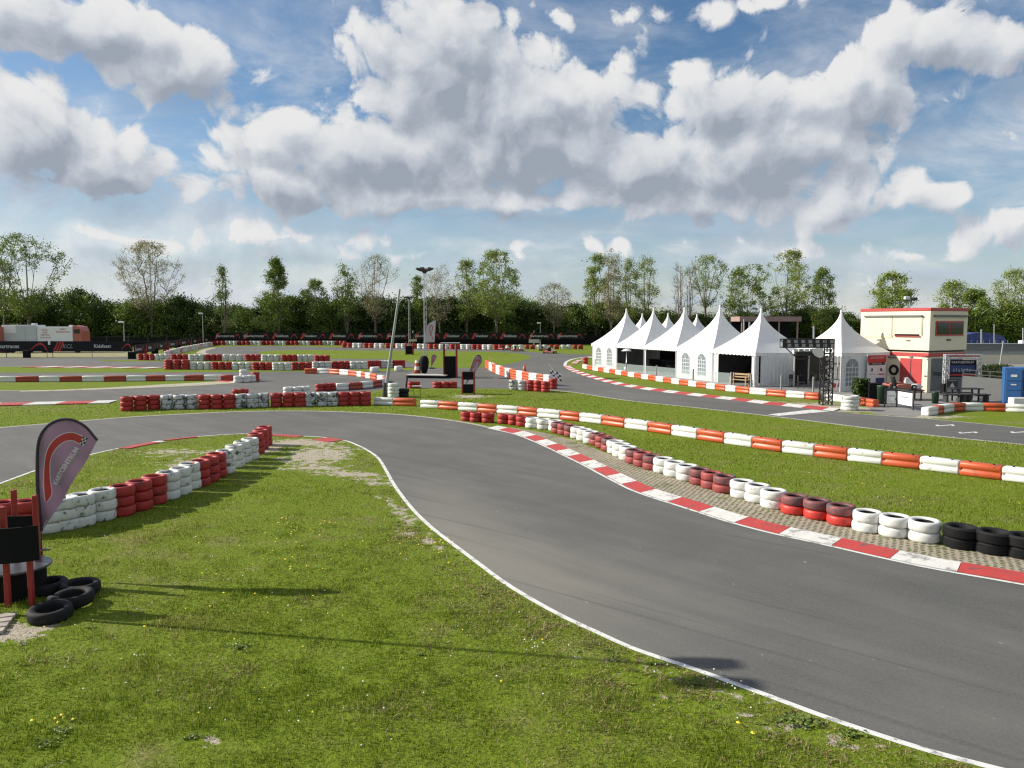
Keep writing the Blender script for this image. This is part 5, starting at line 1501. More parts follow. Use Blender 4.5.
MB().box((0,-.02,zb_+.14), (2*hw-.34,.012,.12)).build('red_band', M['art_red'], bn)
MB().box((0,-.018,(zt+zb_)/2-.02), (2*hw-.5,.008,.45)).build('picture_strip', M['blue_tarp'], bn)
mb = MB()
for i in range(7): mb.box((-.55+i*.17,-.026,(zt+zb_)/2-.12+.04*(i % 2)), (.07,.006,.20))
mb.build('white_figures', M['art_grey'], bn)
p = at(951.5, 47.9); t = empty('framed_poster', p, 0, 'small dark framed poster standing under the truss portal', 'poster')
MB().box((0,0,.62), (.72,.05,.86)).build('panel', M['dark_metal'], t); MB().box((0,-.03,.36), (.6,.01,.3)).box((0,-.03,.97), (.55,.01,.05)).build('pale_print', M['art_grey'], t)
MB().prism([(-.18,.55),(.18,.55),(0,.85)], -.036, -.03).build('triangle_mark', M['art_white'], t)
picnic(at(965, G(965,402.5).y+.6)+Vector((0,0,.01)), .05, 'dark picnic table with benches in front of the truss portal', 'picnic tables', 'black')
for k, px in enumerate((954, 977)):
    p = at(px, G(px,402.5).y+.1); t = empty('dark_bench', p, 0, ['dark bench left of the picnic table','dark bench right of the picnic table'][k], 'bench', 'dark benches by the portal')
    MB().box((0,0,.46), (1.3,.5,.07), ch=.01).build('seat', M['dark_metal'], t)
    for sx in (-.5,.5): MB().box((sx,0,.22), (.12,.4,.44)).build('leg', M['dark_metal'], t)
    MB().box((.05,-.26,.2), (.18,.02,.2)).build('white_label', M['art_grey'], t)
# grey screen, blue cabins, white box
a, b = at(962, 47.4), at(1003, 44.6); d = b-a
t = empty('grey_screen', (a+b)/2, math.atan2(d.y, d.x), 'grey solid screen between the portal and the blue cabin', 'screen')
MB().box((0,0,.66), (d.length,.06,1.3), ch=.01).build('panel', M['screen_panel'], t)
for sx in (-.5,-.17,.17,.5): MB().box((sx*d.length,.03,.8), (.07,.08,1.75)).build('post', M['dark_metal'], t)
for z in (1.45,1.7): MB().box((0,.03,z), (d.length,.04,.05)).build('rail', M['dark_metal'], t)
for k, px in enumerate((1012.5, 1030)):
    yb = 42.8; p = at(px, yb); t = empty('blue_cabin', (p.x, p.y, .01), -.45, ['blue cabin with ribbed door and white mark behind the white box','blue cabin cut off by the right frame edge'][k], 'cabin', 'blue cabins at the right edge')
    MB().box((0,.5,1.05), (.92,1.0,2.05), ch=.03).build('body', M['blue'], t)
    dr = MB().box((0,-.02,1.02), (.74,.04,1.85), ch=.01).build('door', M['blue'], t)
    MB().box((0,-.05,1.62), (.30,.01,.13)).build('white_mark', M['art_white'], dr); MB().box((0,-.05,1.12), (.26,.01,.07)).build('white_mark', M['art_white'], dr)
    for z in (.35,.85,1.38): MB().box((0,-.05,z), (.70,.025,.05)).build('rib', M['blue'], dr)
p = at(1019, 41.3); MB().box((0,0,.27), (.95,.5,.52), ch=.03).build('white_box', M['white_plastic'], None, (p.x, p.y, .01), 0, 'white box standing in front of the blue cabins', 'box')
p = at(993, 52); leafbox(p, (2.2,1.0,1.75), 3000, 'clipped_hedge', 'clipped green hedge behind the grey screen', 'hedge', 'leaf_mid')
# ------------------------------------------------------------------ right background
yb = 78
t = empty('long_stand', at(1015, yb), -.05, 'long low grandstand of grey bands over a cream wall behind the building', 'grandstand')
MB().box((2,0,.9), (26,.5,1.0)).build('cream_wall', M['cream_shutter'], t)
MB().box((2,-.1,1.63), (26,.5,.42)).build('pale_band', M['grey_pole'], t)
MB().box((2,-.2,2.15), (26,.7,.60)).build('dark_band', M['grey_panel'], t)
MB().box((2,-.25,2.49), (26,.8,.05)).build('top_rail', M['alu'], t)
yb = 100
t = empty('blue_shelter', at(982, yb), 0, 'long rounded dark blue shelter with white uprights beyond the grandstand', 'shelter')
mb = MB(); pr = []
n = 14
for i in range(n+1): a = math.pi*i/n; pr.append((-3.2*math.cos(a), 1.5+1.85*math.sin(a)**.6))
mb.prism([(-3.2,.6)]+pr+[(3.2,.6)], 0, 5); mb.build('canopy', M['blue_tarp'], t)
mb = MB()
for i in range(9): mb.box((-3.2+i*.8,-.08,1.4), (.09,.06,1.9))
mb.build('uprights', M['grey_pole'], t)
t = MB().box((0,0,1.2), (4.5,2.2,2.3), ch=.05).build('white_van_box', M['truck_white'], None, at(1040, 98), 0, 'white box body beyond the grandstand at the right edge', 'box body')
def pole(px, y, py_top, r, label, tilt_px=0, group=None, m='grey_pole', z0=0):
    p = at(px, y); h = top_z(py_top, y); q = at(px+tilt_px, y, h)
    t = MB().tube((0,0,0), (q.x-p.x,0,h), r, r*.8, 8).build('pole', M[m], None, (p.x, p.y, z0), 0, label, 'pole', group)
    return t, p, h
pole(981.4, 88, 329.5, .10, 'white pole in front of the blue shelter')
pole(994.2, 96, 324, .07, 'thin grey pole right of the blue shelter')
t, p, h = pole(997, 56, 341, .06, 'slanting grey lamp pole behind the hedge', 6.5)
pole(1023, 88, 328, .09, 'pale pole at the right frame edge')
pole(749.5, 80, 322, .12, 'pale post beside the brown shed roof', group='pale posts behind the tents')
pole(744, 84, 319, .10, 'pale post under the brown shed roof, left one', group='pale posts behind the tents')
pole(813.8, 76, 326, .12, 'pale post between the fifth and the single tent', group='pale posts behind the tents')
pole(833.5, 75, 329, .07, 'thin post touching the single tent roof', group='pale posts behind the tents')
pole(782.5, 90, 308, .06, 'thin dark post behind the fifth tent peak', m='dark_metal')
pole(852, 72, 327, .08, 'thin post right of the single tent peak', group='pale posts behind the tents')
y_ = 86; a, b = at(738, y_), at(790, y_+2)
t = empty('open_shed', (a+b)/2, 0, 'open dark shed with a flat brownish roof edge behind the tents', 'shed')
w_ = (b-a).length
MB().box((0,0,top_z(319,y_)), (w_,3.5,.55)).build('roof', M['brown'], t)
MB().box((0,1.6,2.4), (w_,.2,4.8)).build('back_wall', M['matt_black'], t)
for f in (-.45,-.15,.15,.45): MB().box((f*w_,-1.5,2.5), (.15,.15,5.0)).build('post', M['brown'], t)
# terrace fence behind tents
def fence(a, b, h, step, label, m='dark_metal', mesh=True, rails=(.1,.5,.95), group=None):
    d = b-a; n = max(1, int(d.length/step)); t = empty('wire_fence', a, math.atan2(d.y, d.x), label, 'fence', group)
    for i in range(n+1): MB().tube((d.length*i/n,0,0), (d.length*i/n,0,h), .05, .05, 6).build('post', M[m], t)
    mb = MB()
    for f in rails: mb.tube((0,0,h*f), (d.length,0,h*f), .025, .025, 5)
    k = int(d.length/.6)
    for i in range(k): mb.tube((d.length*i/k,0,0), (d.length*i/k,0,h), .008, .008, 3, caps=False)
    mb.build('wire', M[m], t); return t
fence(at(735, 92), at(860, 78), 2.4, 4, 'dark wire fence behind the tents')

# ------------------------------------------------------------------ far left: banner fence, truck, poles
yF = 101.5
def bz(py): return top_z(py, yF)
def banner(px0, px1, z0, z1, y0, y1, name_label, group='black banners on the left fence'):
    a, b = at(px0, y0), at(px1, y1); d = b-a
    t = empty('fence_banner', (a+b)/2, math.atan2(d.y, d.x), name_label, 'banner', group)
    w = d.length
    MB().box((0,0,(z0+z1)/2), (w,.04,z1-z0)).build('cloth', M['banner'], t)
    for sx in (-.5, 0, .5): MB().tube((sx*w*.96,.06,0), (sx*w*.96,.06,z1+.1), .04, .04, 6).build('post', M['dark_metal'], t)
    return t, w
z0, z1 = bz(351.6), bz(341.2)
t, w = banner(-36, 48.6, z0, z1, yF, yF, 'black banner reading Duurkartraces with a red arch, cut by the left frame edge')
S_ = yF/F; cx = (-36+48.6)/2
lettering('Duurkartraces', .72, M['art_white'], t, ((4.0-cx)*S_,-.03,(z0+z1)/2+.0), bold=.012)
mb = MB(); arch_logo(mb, 2.4, 1.0, -.03, 0, .25); a_ = mb.build('printed_arch', M['art_red'], t, ((39-cx)*S_,0,z0+.2))
t, w = banner(51, 133, z0, z1, yF, yF, 'black banner reading Kidsfeest with red slashes and a red arch')
cx = 92
lettering('Kidsfeest', .62, M['art_white'], t, ((103-cx)*S_,-.03,(z0+z1)/2+.02), bold=.012)
mb = MB()
for k in range(3):
    x = (53.5-cx)*S_+k*.36; mb.add([(x,-.03,z0+.06),(x+.24,-.03,z0+.06),(x+.85,-.03,z1-.06),(x+.61,-.03,z1-.06)], [(0,1,2,3)])
mb.build('red_slashes', M['art_red'], t)
lettering('KCL', .75, M['art_grey'], t, ((68-cx)*S_,-.03,(z0+z1)/2), shear=.25)
mb = MB(); arch_logo(mb, 1.5, .8, -.03, 0, .25); mb.build('printed_arch', M['art_red'], t, ((127-cx)*S_,0,z0+.3))
p = at(27, 100.5); MB().box((0,0,.5), (.8,.5,1.0), ch=.03).build('black_bin', M['matt_black'], None, p, 0, 'black bin under the Duurkartraces banner', 'bin')
# diagonal and far banners
def small_arch_board(a, b, z0, z1, words_, label, group, red=True):
    d = b-a; t = empty('advert_board', (a+b)/2, math.atan2(d.y, d.x), label, 'advert board', group); w = d.length
    MB().box((0,0,(z0+z1)/2), (w*.99,.05,z1-z0)).build('panel', M['banner'], t)
    if red:
        mb = MB(); arch_logo(mb, w*.25, (z1-z0)*.75, -.03, 0, .2); mb.build('printed_arch', M['art_red'], t, (w*.30,0,z0+.1))
        mb = MB(); x = -w*.47; mb.add([(x,-.03,z0+.05),(x+.5,-.03,z0+.05),(x+1.1,-.03,z1-.05),(x+.6,-.03,z1-.05)], [(0,1,2,3)]); mb.build('red_slashes', M['art_red'], t)
    lettering(words_, (z1-z0)*.52, M['art_white'], t, (-w*.10,-.032,(z0+z1)/2), bold=.01)
    return t
k = 7
WD = ['Kartcentrum','Kidsfeest','Outdoor','Duurkartraces','Kartcentrum','Outdoor','Kidsfeest']
for i in range(k):
    f0, f1 = i/k, (i+1)/k
    y0, y1 = 98+66*f0**1.25, 98+66*f1**1.25
    a, b = at(134+79*f0, y0), at(134+79*f1, y1)
    small_arch_board(a, b, .55, 1.75, WD[i], f'{ORD[i]} board from the near end in the slanting row of arch boards, far left', 'advert boards on the slanting fence')
    MB().box((0,0,.45), (.9,.5,.9), ch=.03).build('red_fender', M['red_tyre'] if i % 2 else M['matt_black'], None, (a.x, a.y-.5, 0), .3, f'{["red","black","red"][i%2+ (0 if i%2==0 else 0)] if False else ("red" if i%2 else "black")} padded fender at the foot of the {ORD[i]} slanting board', 'fender', 'fenders under the slanting boards')
k = 13; yB = 157
for i in range(k):
    x0, x1 = 214+i*28.5, 214+(i+1)*28.5
    a, b = at(x0, yB), at(x1, yB)
    small_arch_board(a, b, 1.25, 2.6, (WD+WD)[(i*3) % 11], f'{ORD[i]} board from the left in the long row under the trees', 'advert boards under the trees', red=True)
fence(at(84, 128), at(215, 165), 2.3, 5, 'dark wire fence along the pale field, far left', group='wire fences at the far edge')
fence(at(215, 165), at(600, 165), 3.2, 6, 'dark wire fence in front of the tree line', group='wire fences at the far edge')
# low black windbreak cloth behind boards
MB().box((0,0,1.0), ((at(600,162)-at(214,162)).length, .1, 2.0)).build('dark_screen', M['matt_black'], None, ((at(214,162)+at(600,162))/2), 0, 'long low black screen at the foot of the tree line', 'screen')
MB().box((0,0,.9), (75, .1, 1.8)).build('dark_screen', M['matt_black'], None, at(-10, 150), 0, 'low black screen beyond the white truck on the far left', 'screen')

# truck trailers beyond the banners
yT = 118; S_ = yT/F
def zt_(py): return top_z(py, yT)
t = empty('show_trailer', at(20, yT), 0, 'white and pale blue box trailer on the far left', 'trailer')
def tb(px0, px1, py0, py1, dy, depth, name, m, par, c=20): 
    return MB().box((((px0+px1)/2-c)*S_, dy+depth/2, (zt_(py0)+zt_(py1))/2), ((px1-px0)*S_, depth, zt_(py0)-zt_(py1)), ch=.03).build(name, M[m], par)
bd = tb(3, 37, 325, 345, 0, 2.5, 'body', 'truck_white', t)
tb(17, 37, 325.4, 341, -.05, .05, 'blue_grey_panel', 'pvc_grey', bd); tb(3, 17, 333, 341, -.05, .05, 'lower_grey_panel', 'pvc_grey', bd)
tb(26.2, 26.6, 325.6, 341, -.07, .02, 'panel_joint', 'grey_pole', bd)
for k, px in enumerate((7, 12, 30)): MB().tube(((px-20)*S_,.0,.5), ((px-20)*S_,.35,.5), .5, .5, 18).build('wheel', M['black_tyre'], t)
MB().box(((31-20)*S_,1.2,zt_(324.5)), (.6,.6,.4)).build('roof_vent', M['pvc_wall'], bd)
t = empty('race_truck', at(55, yT), 0, 'white race truck with red writing and an orange red cab', 'truck')
bd = tb(37.5, 73, 326.8, 345, .1, 2.5, 'body', 'truck_white', t, 55)
for i, (s_, px, py, sz) in enumerate((('RACE', 45.5, 330, .32), ('TEAM', 45.5, 332.6, .32), ('KARTING', 45.8, 335, .32), ('Kartcentrum', 46, 337.6, .32), ('KART', 63.5, 329.3, .36), ('Kartcentrum', 63.8, 331.8, .42))):
    lettering(s_, sz, M['art_red'], bd, ((px-55)*S_, .08, zt_(py)))
cab = tb(73.4, 82, 331, 349, .1, 2.4, 'cab', 'truck_red', t, 55)
MB().prism([((73.4-55)*S_, zt_(331)), ((82-55)*S_, zt_(331)), ((80-55)*S_, zt_(326.5)), ((73.4-55)*S_, zt_(325.6))], .15, 2.4).build('wind_deflector', M['truck_red'], cab)
tb(74.5, 80.5, 329.5, 333.5, .06, .05, 'side_window', 'dark_glass', cab, 55)
tb(67, 70, 325, 327, .8, .5, 'roof_box', 'pvc_wall', bd, 55)
for px in (44, 50, 77): MB().tube(((px-55)*S_,.0,.5), ((px-55)*S_,.4,.5), .5, .5, 18).build('wheel', M['black_tyre'], t)
t = MB().box((0,0,2), (1.0,2.4,4.0), ch=.03).build('brick_red_box', M['truck_red'], None, at(-.5, yT-.5), 0, 'orange brown box body cut by the left frame edge', 'box body')
# poles, bin on the pale field
p = at(104.5, G(104,342.5).y); MB().lathe([(0,0),(.45,0),(.55,1.25),(0,1.3)], 14).build('litter_bin', M['matt_black'], None, p, 0, 'dark litter bin on the pale field beyond the Kidsfeest banner', 'bin')
def lamp_post(px, y, pt, label, head=True):
    p = at(px, y); h = top_z(pt, y); t = empty('lamp_post', p, 0, label, 'lamp', 'slim lamp posts at the far edge')
    MB().tube((0,0,0), (0,0,h), .10, .07, 8).build('pole', M['grey_pole'], t)
    if head: MB().box((-.3,-.1,h-.1), (.8,.4,.3), ch=.06).build('lamp_head', M['pvc_wall'], t)
lamp_post(124.8, 120, 321.5, 'grey lamp post with a pale head beyond the slanting boards')
lamp_post(203.5, 150, 313, 'thin lamp post at the end of the slanting boards')
lamp_post(540.3, 158, 322.5, 'thin grey lamp post before the trees left of the tents')
lamp_post(128, 121, 341, 'short grey post beside the pale headed lamp post', head=False)
for i, (px, pt, w_, yy) in enumerate(((534, 339.5, 2.2, 160), (413, 338, 1.6, 160))):
    MB().box((0,0,top_z(pt+1.5,yy)), (w_,.1,.8)).tube((0,.1,0), (0,.1,3), .08, .08, 6).build('white_notice', M['pvc_wall'], None, at(px, yy), 0, ['white notice board above the far fence, left of the tents','small white notice above the far fence by the lamp masts'][i], 'sign', 'white notices at the far fence')
# parked karts at the far corner
for i, (px, y, rz) in enumerate(((518, 351.2, .3), (545, 350.8, -.2), (505, 350.2, .6), (550.5, 353.4, 1.2))):
    kk = kart(G(px, y), rz, ['red kart parked at the far corner, left one','red kart parked at the far corner, middle one','red kart parked at the far corner beside the tyre row','low red kart nearest on the far grass'][i]); kk['group'] = 'karts parked at the far corner'; kk.scale = (1.3,1.3,1.3)

# ------------------------------------------------------------------ trees
def skeleton(rs, pts, H, W, trunk_r, split, nl, spread):
    "a trunk, a fan of rising limbs, and branches that climb from the limbs to the crown points"
    nodes = [Vector((0,0,0))]; par = [-1]; nt_ = 6
    lean = Vector((rs.gauss(0,.02), rs.gauss(0,.02), 0))*H
    for i in range(1, nt_+1):
        f = i/nt_; nodes.append(lean*f*f + Vector((rs.gauss(0,.03), rs.gauss(0,.03), H*split*f))); par.append(len(nodes)-2)
    fork = len(nodes)-1
    for k in range(nl):
        a = 6.283*(k+rs.uniform(-.3,.3))/nl; lead = (k == 0)
        rr = 0 if lead else W/2*spread*rs.uniform(.45, .95); zt = H*(.97 if lead else rs.uniform(.70, .95))
        st = fork if lead or spread > .6 else rs.randrange(3, fork+1)
        q0 = nodes[st]; p_ = st
        for i in range(1, 9):
            f = i/8; out = f**.85 if spread > .6 else f**.6
            x = q0.x+math.cos(a)*rr*out; y = q0.y+math.sin(a)*rr*out; z = q0.z+(zt-q0.z)*f
            nodes.append(Vector((x+rs.gauss(0,.05), y+rs.gauss(0,.05), z))); par.append(p_); p_ = len(nodes)-1
    for p in sorted(pts, key=lambda p: p.z + .5*math.hypot(p.x, p.y)):
        best, bi = 1e9, fork
        for i in range(2, len(nodes)):
            q = nodes[i]; dz = p.z-q.z; dh = math.hypot(p.x-q.x, p.y-q.y)
            if dz < .35*dh: continue
            d = dh + .8*dz
            if d < best: best, bi = d, i
        q = nodes[bi]; mid = q.lerp(p, .5); mid.z -= .04*best; mid += Vector((rs.gauss(0,1), rs.gauss(0,1), 0))*.04*best
        nodes.append(mid); par.append(bi); nodes.append(p); par.append(len(nodes)-2)
    cnt = [0]*len(nodes); ch = [0]*len(nodes)
    for i in range(len(nodes)-1, 0, -1):
        if ch[i] == 0: cnt[i] = 1
        cnt[par[i]] += cnt[i]; ch[par[i]] += 1
    rad = [trunk_r*(c/cnt[0])**.5 for c in cnt]
    return nodes, par, rad, fork
def make_tree(seed, H, W, kind, leaf, nleaf, lsize, cb=.3, npts=120, trunk_r=None):
    rs = random.Random(seed); pts = []
    tries = 0
    while len(pts) < npts and tries < 60000:
        tries += 1
        t = rs.random(); z = H*(cb+(1-cb)*t)
        if kind == 'round': prof = math.sin(math.pi*(.10+.86*t))**.6
        elif kind == 'vase': prof = (.30+.95*t)*(1-max(0, t-.60)**2*5.2)
        elif kind == 'cone': prof = (1-t)**.75*(.85+.25*math.sin(t*19))+.06
        elif kind == 'column': prof = .80*math.sin(math.pi*(.10+.86*t))**.45
        else: prof = (1-t**3)**.6
        prof = max(.03, prof)
        a = rs.random()*6.283; r = W/2*prof*rs.random()**.42
        p = Vector((math.cos(a)*r, math.sin(a)*r, z))
        # crowns are lumpy: leave holes and bays
        if kind != 'bush' and pnoise(p*(3.2/W)+Vector((seed*3.1,0,0))) < -.12: continue
        p *= 1
        f = 1+.28*pnoise(Vector((math.cos(a)*1.5+seed, math.sin(a)*1.5, z/H*4)))
        pts.append(Vector((p.x*f, p.y*f, z)))
    spread = {'round':.8,'vase':.95,'cone':.35,'column':.5,'bush':.7}[kind]
    nl = {'round':7,'vase':9,'cone':4,'column':6,'bush':5}[kind]
    nodes, par, rad, fork = skeleton(rs, pts, H, W, trunk_r or H*.016, cb*.95 if cb > .1 else .12, nl, spread)
    mb = MB()
    for i in range(1, (7+5*8) if kind == 'bush' else len(nodes)):
        r0 = min(rad[par[i]], rad[i]*1.7)
        mb.tube(nodes[par[i]], nodes[i], max(.020, r0), max(.014, rad[i]), 5 if rad[i] < .1 else 8, caps=False)
    for p in (pts if kind != 'bush' else []):
        for _ in range(5 if nleaf < 10 else 2):
            d = Vector((rs.gauss(0,1)+p.x/W*2.5, rs.gauss(0,1)+p.y/W*2.5, rs.gauss(1.1,.6))).normalized()*rs.uniform(.5, 1.2)*H/17
            mb.tube(p, p+d, .016, .009, 3, caps=False)
    trunk = mb.mesh('trunk', [M['bark']])
    cr = None
    if nleaf > 0:
        v = []; f = []
        for p in pts:
            s = (rs.uniform(.32, .62) if kind != 'bush' else rs.uniform(.5, 1.0)); k_ = int(nleaf*rs.uniform(.5, 1.5))
            for _ in range(k_):
                c = p + Vector((rs.gauss(0,s), rs.gauss(0,s), rs.gauss(0,s*.75)))
                if c.z < H*cb*.6: continue
                d1 = Vector((rs.gauss(0,1), rs.gauss(0,1), rs.gauss(0,1))).normalized()*lsize*rs.uniform(.6, 1.3)
                d2 = d1.orthogonal().normalized(); d2 = Matrix.Rotation(rs.random()*6.28, 3, d1) @ d2 * lsize*.55
                n = len(v); v += [c-d1, c+d2, c+d1, c-d2]; f.append((n,n+1,n+2,n+3))
        me = bpy.data.meshes.new('crown'); me.from_pydata([tuple(q) for q in v], [], f); me.materials.append(M[leaf]); me.update(); cr = me
    return trunk, cr
def put_tree(meshes, p, scale, rz, name, label, group):
    t = empty(name, p, rz, label, 'tree', group); t.scale = scale
    mobj('trunk', meshes[0], t)
    if meshes[1]: mobj('crown', meshes[1], t)
    return t
YT = 172
TR = [ # px, top row, width px, kind, leaf, leaves, leaf size, crown base, points, label
 (30,238,72,'vase','leaf_mid',20,.24,.28,170,'broad open green tree on the far left, highest there'),
 (4,262,26,'round','leaf_mid',16,.22,.35,70,'smaller green tree cut by the left frame edge'),
 (152,246,62,'vase','leaf_pale',15,.18,.26,230,'fan-shaped nearly bare pale tree standing alone on the left'),
 (224,268,24,'cone','leaf_mid',14,.20,.25,70,'thin pointed tree with a bare tip, left of the dense conical one'),
 (278,262,40,'cone','leaf_mid',38,.24,.2,130,'dense conical green tree in the left middle'),
 (316,283,26,'round','leaf_mid',36,.22,.3,60,'small rounded green tree just above the tree line, left middle'),
 (347,267,24,'column','leaf_mid',20,.22,.3,70,'slim green tree touching the bare fan-shaped one'),
 (376,259,42,'vase','leaf_pale',7,.16,.28,180,'bare twiggy fan-shaped tree left of the leaning pole top'),
 (418,275,20,'cone','leaf_mid',20,.22,.3,60,'green tree behind the shorter lamp mast'),
 (441,268,32,'column','leaf_pale',7,.16,.3,130,'bare twiggy tree right of the tallest lamp mast'),
 (467,264,22,'column','leaf_bright',24,.22,.3,80,'slim yellow green tree right of the bare one by the mast'),
 (497,255,46,'round','leaf_bright',26,.22,.32,170,'tall broad yellow green tree in the centre'),
 (553,286,36,'vase','leaf_pale',6,.16,.3,150,'low bare fan-shaped tree left of the poplars'),
 (596,258,24,'column','leaf_bright',26,.22,.22,110,'first poplar from the left in the tall group of four'),
 (612,253,24,'column','leaf_pale',18,.20,.25,120,'second poplar from the left, the tallest and palest of the four'),
 (630,262,20,'column','leaf_bright',16,.20,.25,90,'third poplar from the left in the tall group of four'),
 (646,258,22,'column','leaf_bright',18,.20,.25,90,'fourth poplar, standing a little apart on the right'),
 (678,266,14,'column','leaf_pale',1,.14,.2,80,'left one of two bare upright trees'),
 (690,268,16,'column','leaf_pale',1,.14,.2,80,'right one of two bare upright trees'),
 (706,259,38,'vase','leaf_bright',14,.20,.42,110,'umbrella-shaped tree on a thin trunk above the fourth tent'),
 (745,264,40,'round','leaf_mid',26,.24,.25,120,'leafy green tree above the gap between fourth and fifth tent'),
 (785,255,50,'round','leaf_bright',22,.22,.3,170,'tall wide yellow green tree above the fifth tent'),
 (820,270,24,'column','leaf_mid',30,.22,.2,90,'dark slim tree right of the tall wide one'),
 (891,276,38,'round','leaf_bright',34,.22,.3,120,'rounded tree above the cream building roof'),
 (951,284,32,'vase','leaf_bright',22,.20,.3,110,'pale green tree right of the cream building'),
 (972,293,30,'round','leaf_mid',40,.22,.25,90,'dense round green tree right of the pale one'),
 (1012,273,42,'vase','leaf_bright',18,.20,.35,120,'open spreading tree near the right frame edge'),
]
for i, (px, py, wpx, kind, leaf, nl, ls, cb, npts, lab) in enumerate(TR):
    yy = YT - 8 + (i*37 % 11)
    if px > 870: yy -= 25
    H_ = top_z(py, yy); W_ = wpx*yy/F
    ms_ = make_tree(100+i, H_*1.03, W_*(1.16 if px < 870 else 1.0), kind, leaf, int(nl*1.6) if nl > 9 else nl*2, ls*.80, cb, int(npts*1.5), trunk_r=H_*(.011 if kind == 'column' else .013))
    put_tree(ms_, at(px, yy), (1,1,1), 0, 'tall_tree', lab, 'tall trees above the tree line')
# the dense tree line
HV = [make_tree(200+k, 9.5, 8.0, 'bush', ('leaf_dark','leaf_dark','leaf_mid','leaf_dark')[k], 40, .26, .02, 90, .16) for k in range(4)]
LBL = {0:'dark leafy tree in the unbroken tree line left of the lamp masts', 1:'dark leafy tree in the unbroken tree line between the lamp masts and the tents', 2:'dark leafy tree in the tree line behind the tents', 3:'green leafy tree in the tree line right of the cream building'}
tops = [(-60,290),(0,290),(20,298),(60,293),(90,291),(103,303),(115,302),(140,300),(175,296),(200,300),(215,303),(240,308),(255,306),(265,297),(300,296),(340,295),(380,298),(410,300),(450,297),(480,293),(520,294),(545,303),(570,306),(600,304),(640,307),(680,313),(720,314),(770,314),(800,306),(835,308),(860,316),(900,320),(940,313),(975,305),(985,312),(1003,304),(1024,306),(1100,300)]
def toprow(px):
    for (a, b), (c, d) in zip(tops, tops[1:]):
        if a <= px <= c: return b+(d-b)*(px-a)/(c-a)
    return 300
x = -55; k = 0; rs = random.Random(11)
while x < 1090:
    for layer in range(2):
        px = x + layer*6; yy = YT + 2 + layer*6 + rs.uniform(-2, 2)
        if px > 930: yy -= 30
        H_ = top_z(toprow(px) + rs.uniform(-3, 4) + (2 if layer == 0 else -1), yy)
        s_ = H_/10.2
        reg = 0 if px < 405 else 1 if px < 588 else 2 if px < 880 else 3
        m_ = HV[rs.randrange(4)] if reg < 3 or rs.random() < .3 else HV[2]
        put_tree(m_, at(px, yy), (rs.uniform(.8,1.05), .9, s_), rs.random()*6.28, 'line_tree', LBL[reg], 'trees of the dense tree line')
    x += 13; k += 1
# two birds
for (px, py, yy, lab) in ((582, 261, 80, 'tiny dark bird flying above the poplars'), (963, 11, 60, 'tiny dark bird high in the right part of the sky')):
    z = top_z(py, yy); p = at(px, yy, z); t = empty('bird', p, .6, lab, 'bird', 'birds in the sky'); t.scale = (.55,.55,.55)
    mb = MB(); mb.lathe([(0,-.2),(.05,-.12),(.07,0),(.04,.14),(.0,.22)], 8)
    for i, v in enumerate(mb.v): mb.v[i] = (v[2], v[0], v[1])
    b_ = mb.build('body', M['black'], t)
    for sy in (-1, 1):
        MB().add([(.08,sy*.04,0),(-.08,sy*.04,0),(-.10,sy*.25,.08),(-.02,sy*.45,.03),(.10,sy*.25,.09)], [(0,1,2,3,4)]).build('wing', M['black'], t)

# ------------------------------------------------------------------ light and sky
EL, AZ = R(30), math.atan2(-.985, .174)
sun_dir = Vector((math.sin(AZ)*math.cos(EL), math.cos(AZ)*math.cos(EL), math.sin(EL)))
sl_ = bpy.data.lights.new('sun', 'SUN'); sl_.energy = 5.0; sl_.angle = R(.55); sl_.color = (1.0, .93, .82)
so_ = bpy.data.objects.new('sun', sl_); COL.objects.link(so_); so_.rotation_euler = (-sun_dir).to_track_quat('-Z', 'Y').to_euler(); so_.location = (-30, 10, 40)
world = bpy.data.worlds.new('World'); scene.world = world; world.use_nodes = True
world.cycles.sampling_method = 'NONE'
scene.cycles.max_bounces = 6; scene.cycles.transparent_max_bounces = 6; scene.cycles.filter_width = 1.25
nt = world.node_tree; nt.nodes.clear()
out = N(nt, 'ShaderNodeOutputWorld'); sky = N(nt, 'ShaderNodeTexSky')
sky.sky_type = 'NISHITA'; sky.sun_disc = False; sky.sun_elevation = EL; sky.sun_rotation = AZ; sky.air_density = 1.0; sky.dust_density = .6; sky.ozone_density = 2.0
bg1 = N(nt, 'ShaderNodeBackground'); bg1.inputs[1].default_value = SKY_STRENGTH = .078
hs = N(nt, 'ShaderNodeHueSaturation'); hs.inputs['Saturation'].default_value = 1.18; hs.inputs['Value'].default_value = 1.0
L(nt, sky.outputs[0], hs.inputs['Color']); L(nt, hs.outputs[0], bg1.inputs[0])
geo = N(nt, 'ShaderNodeTexCoord')
sep = N(nt, 'ShaderNodeSeparateXYZ'); L(nt, geo.outputs['Generated'], sep.inputs[0])
az = mathn(nt, 'ARCTAN2', sep.outputs[0], sep.outputs[1]); el = mathn(nt, 'ARCSINE', sep.outputs[2])
comb = N(nt, 'ShaderNodeCombineXYZ'); L(nt, az, comb.inputs[0]); L(nt, el, comb.inputs[1])
def pe(px, py):
    d = Vector(((px-512)/F, CP+(384-py)/F*SP, -SP+(384-py)/F*CP)).normalized(); return math.atan2(d.x, d.y), math.asin(d.z)
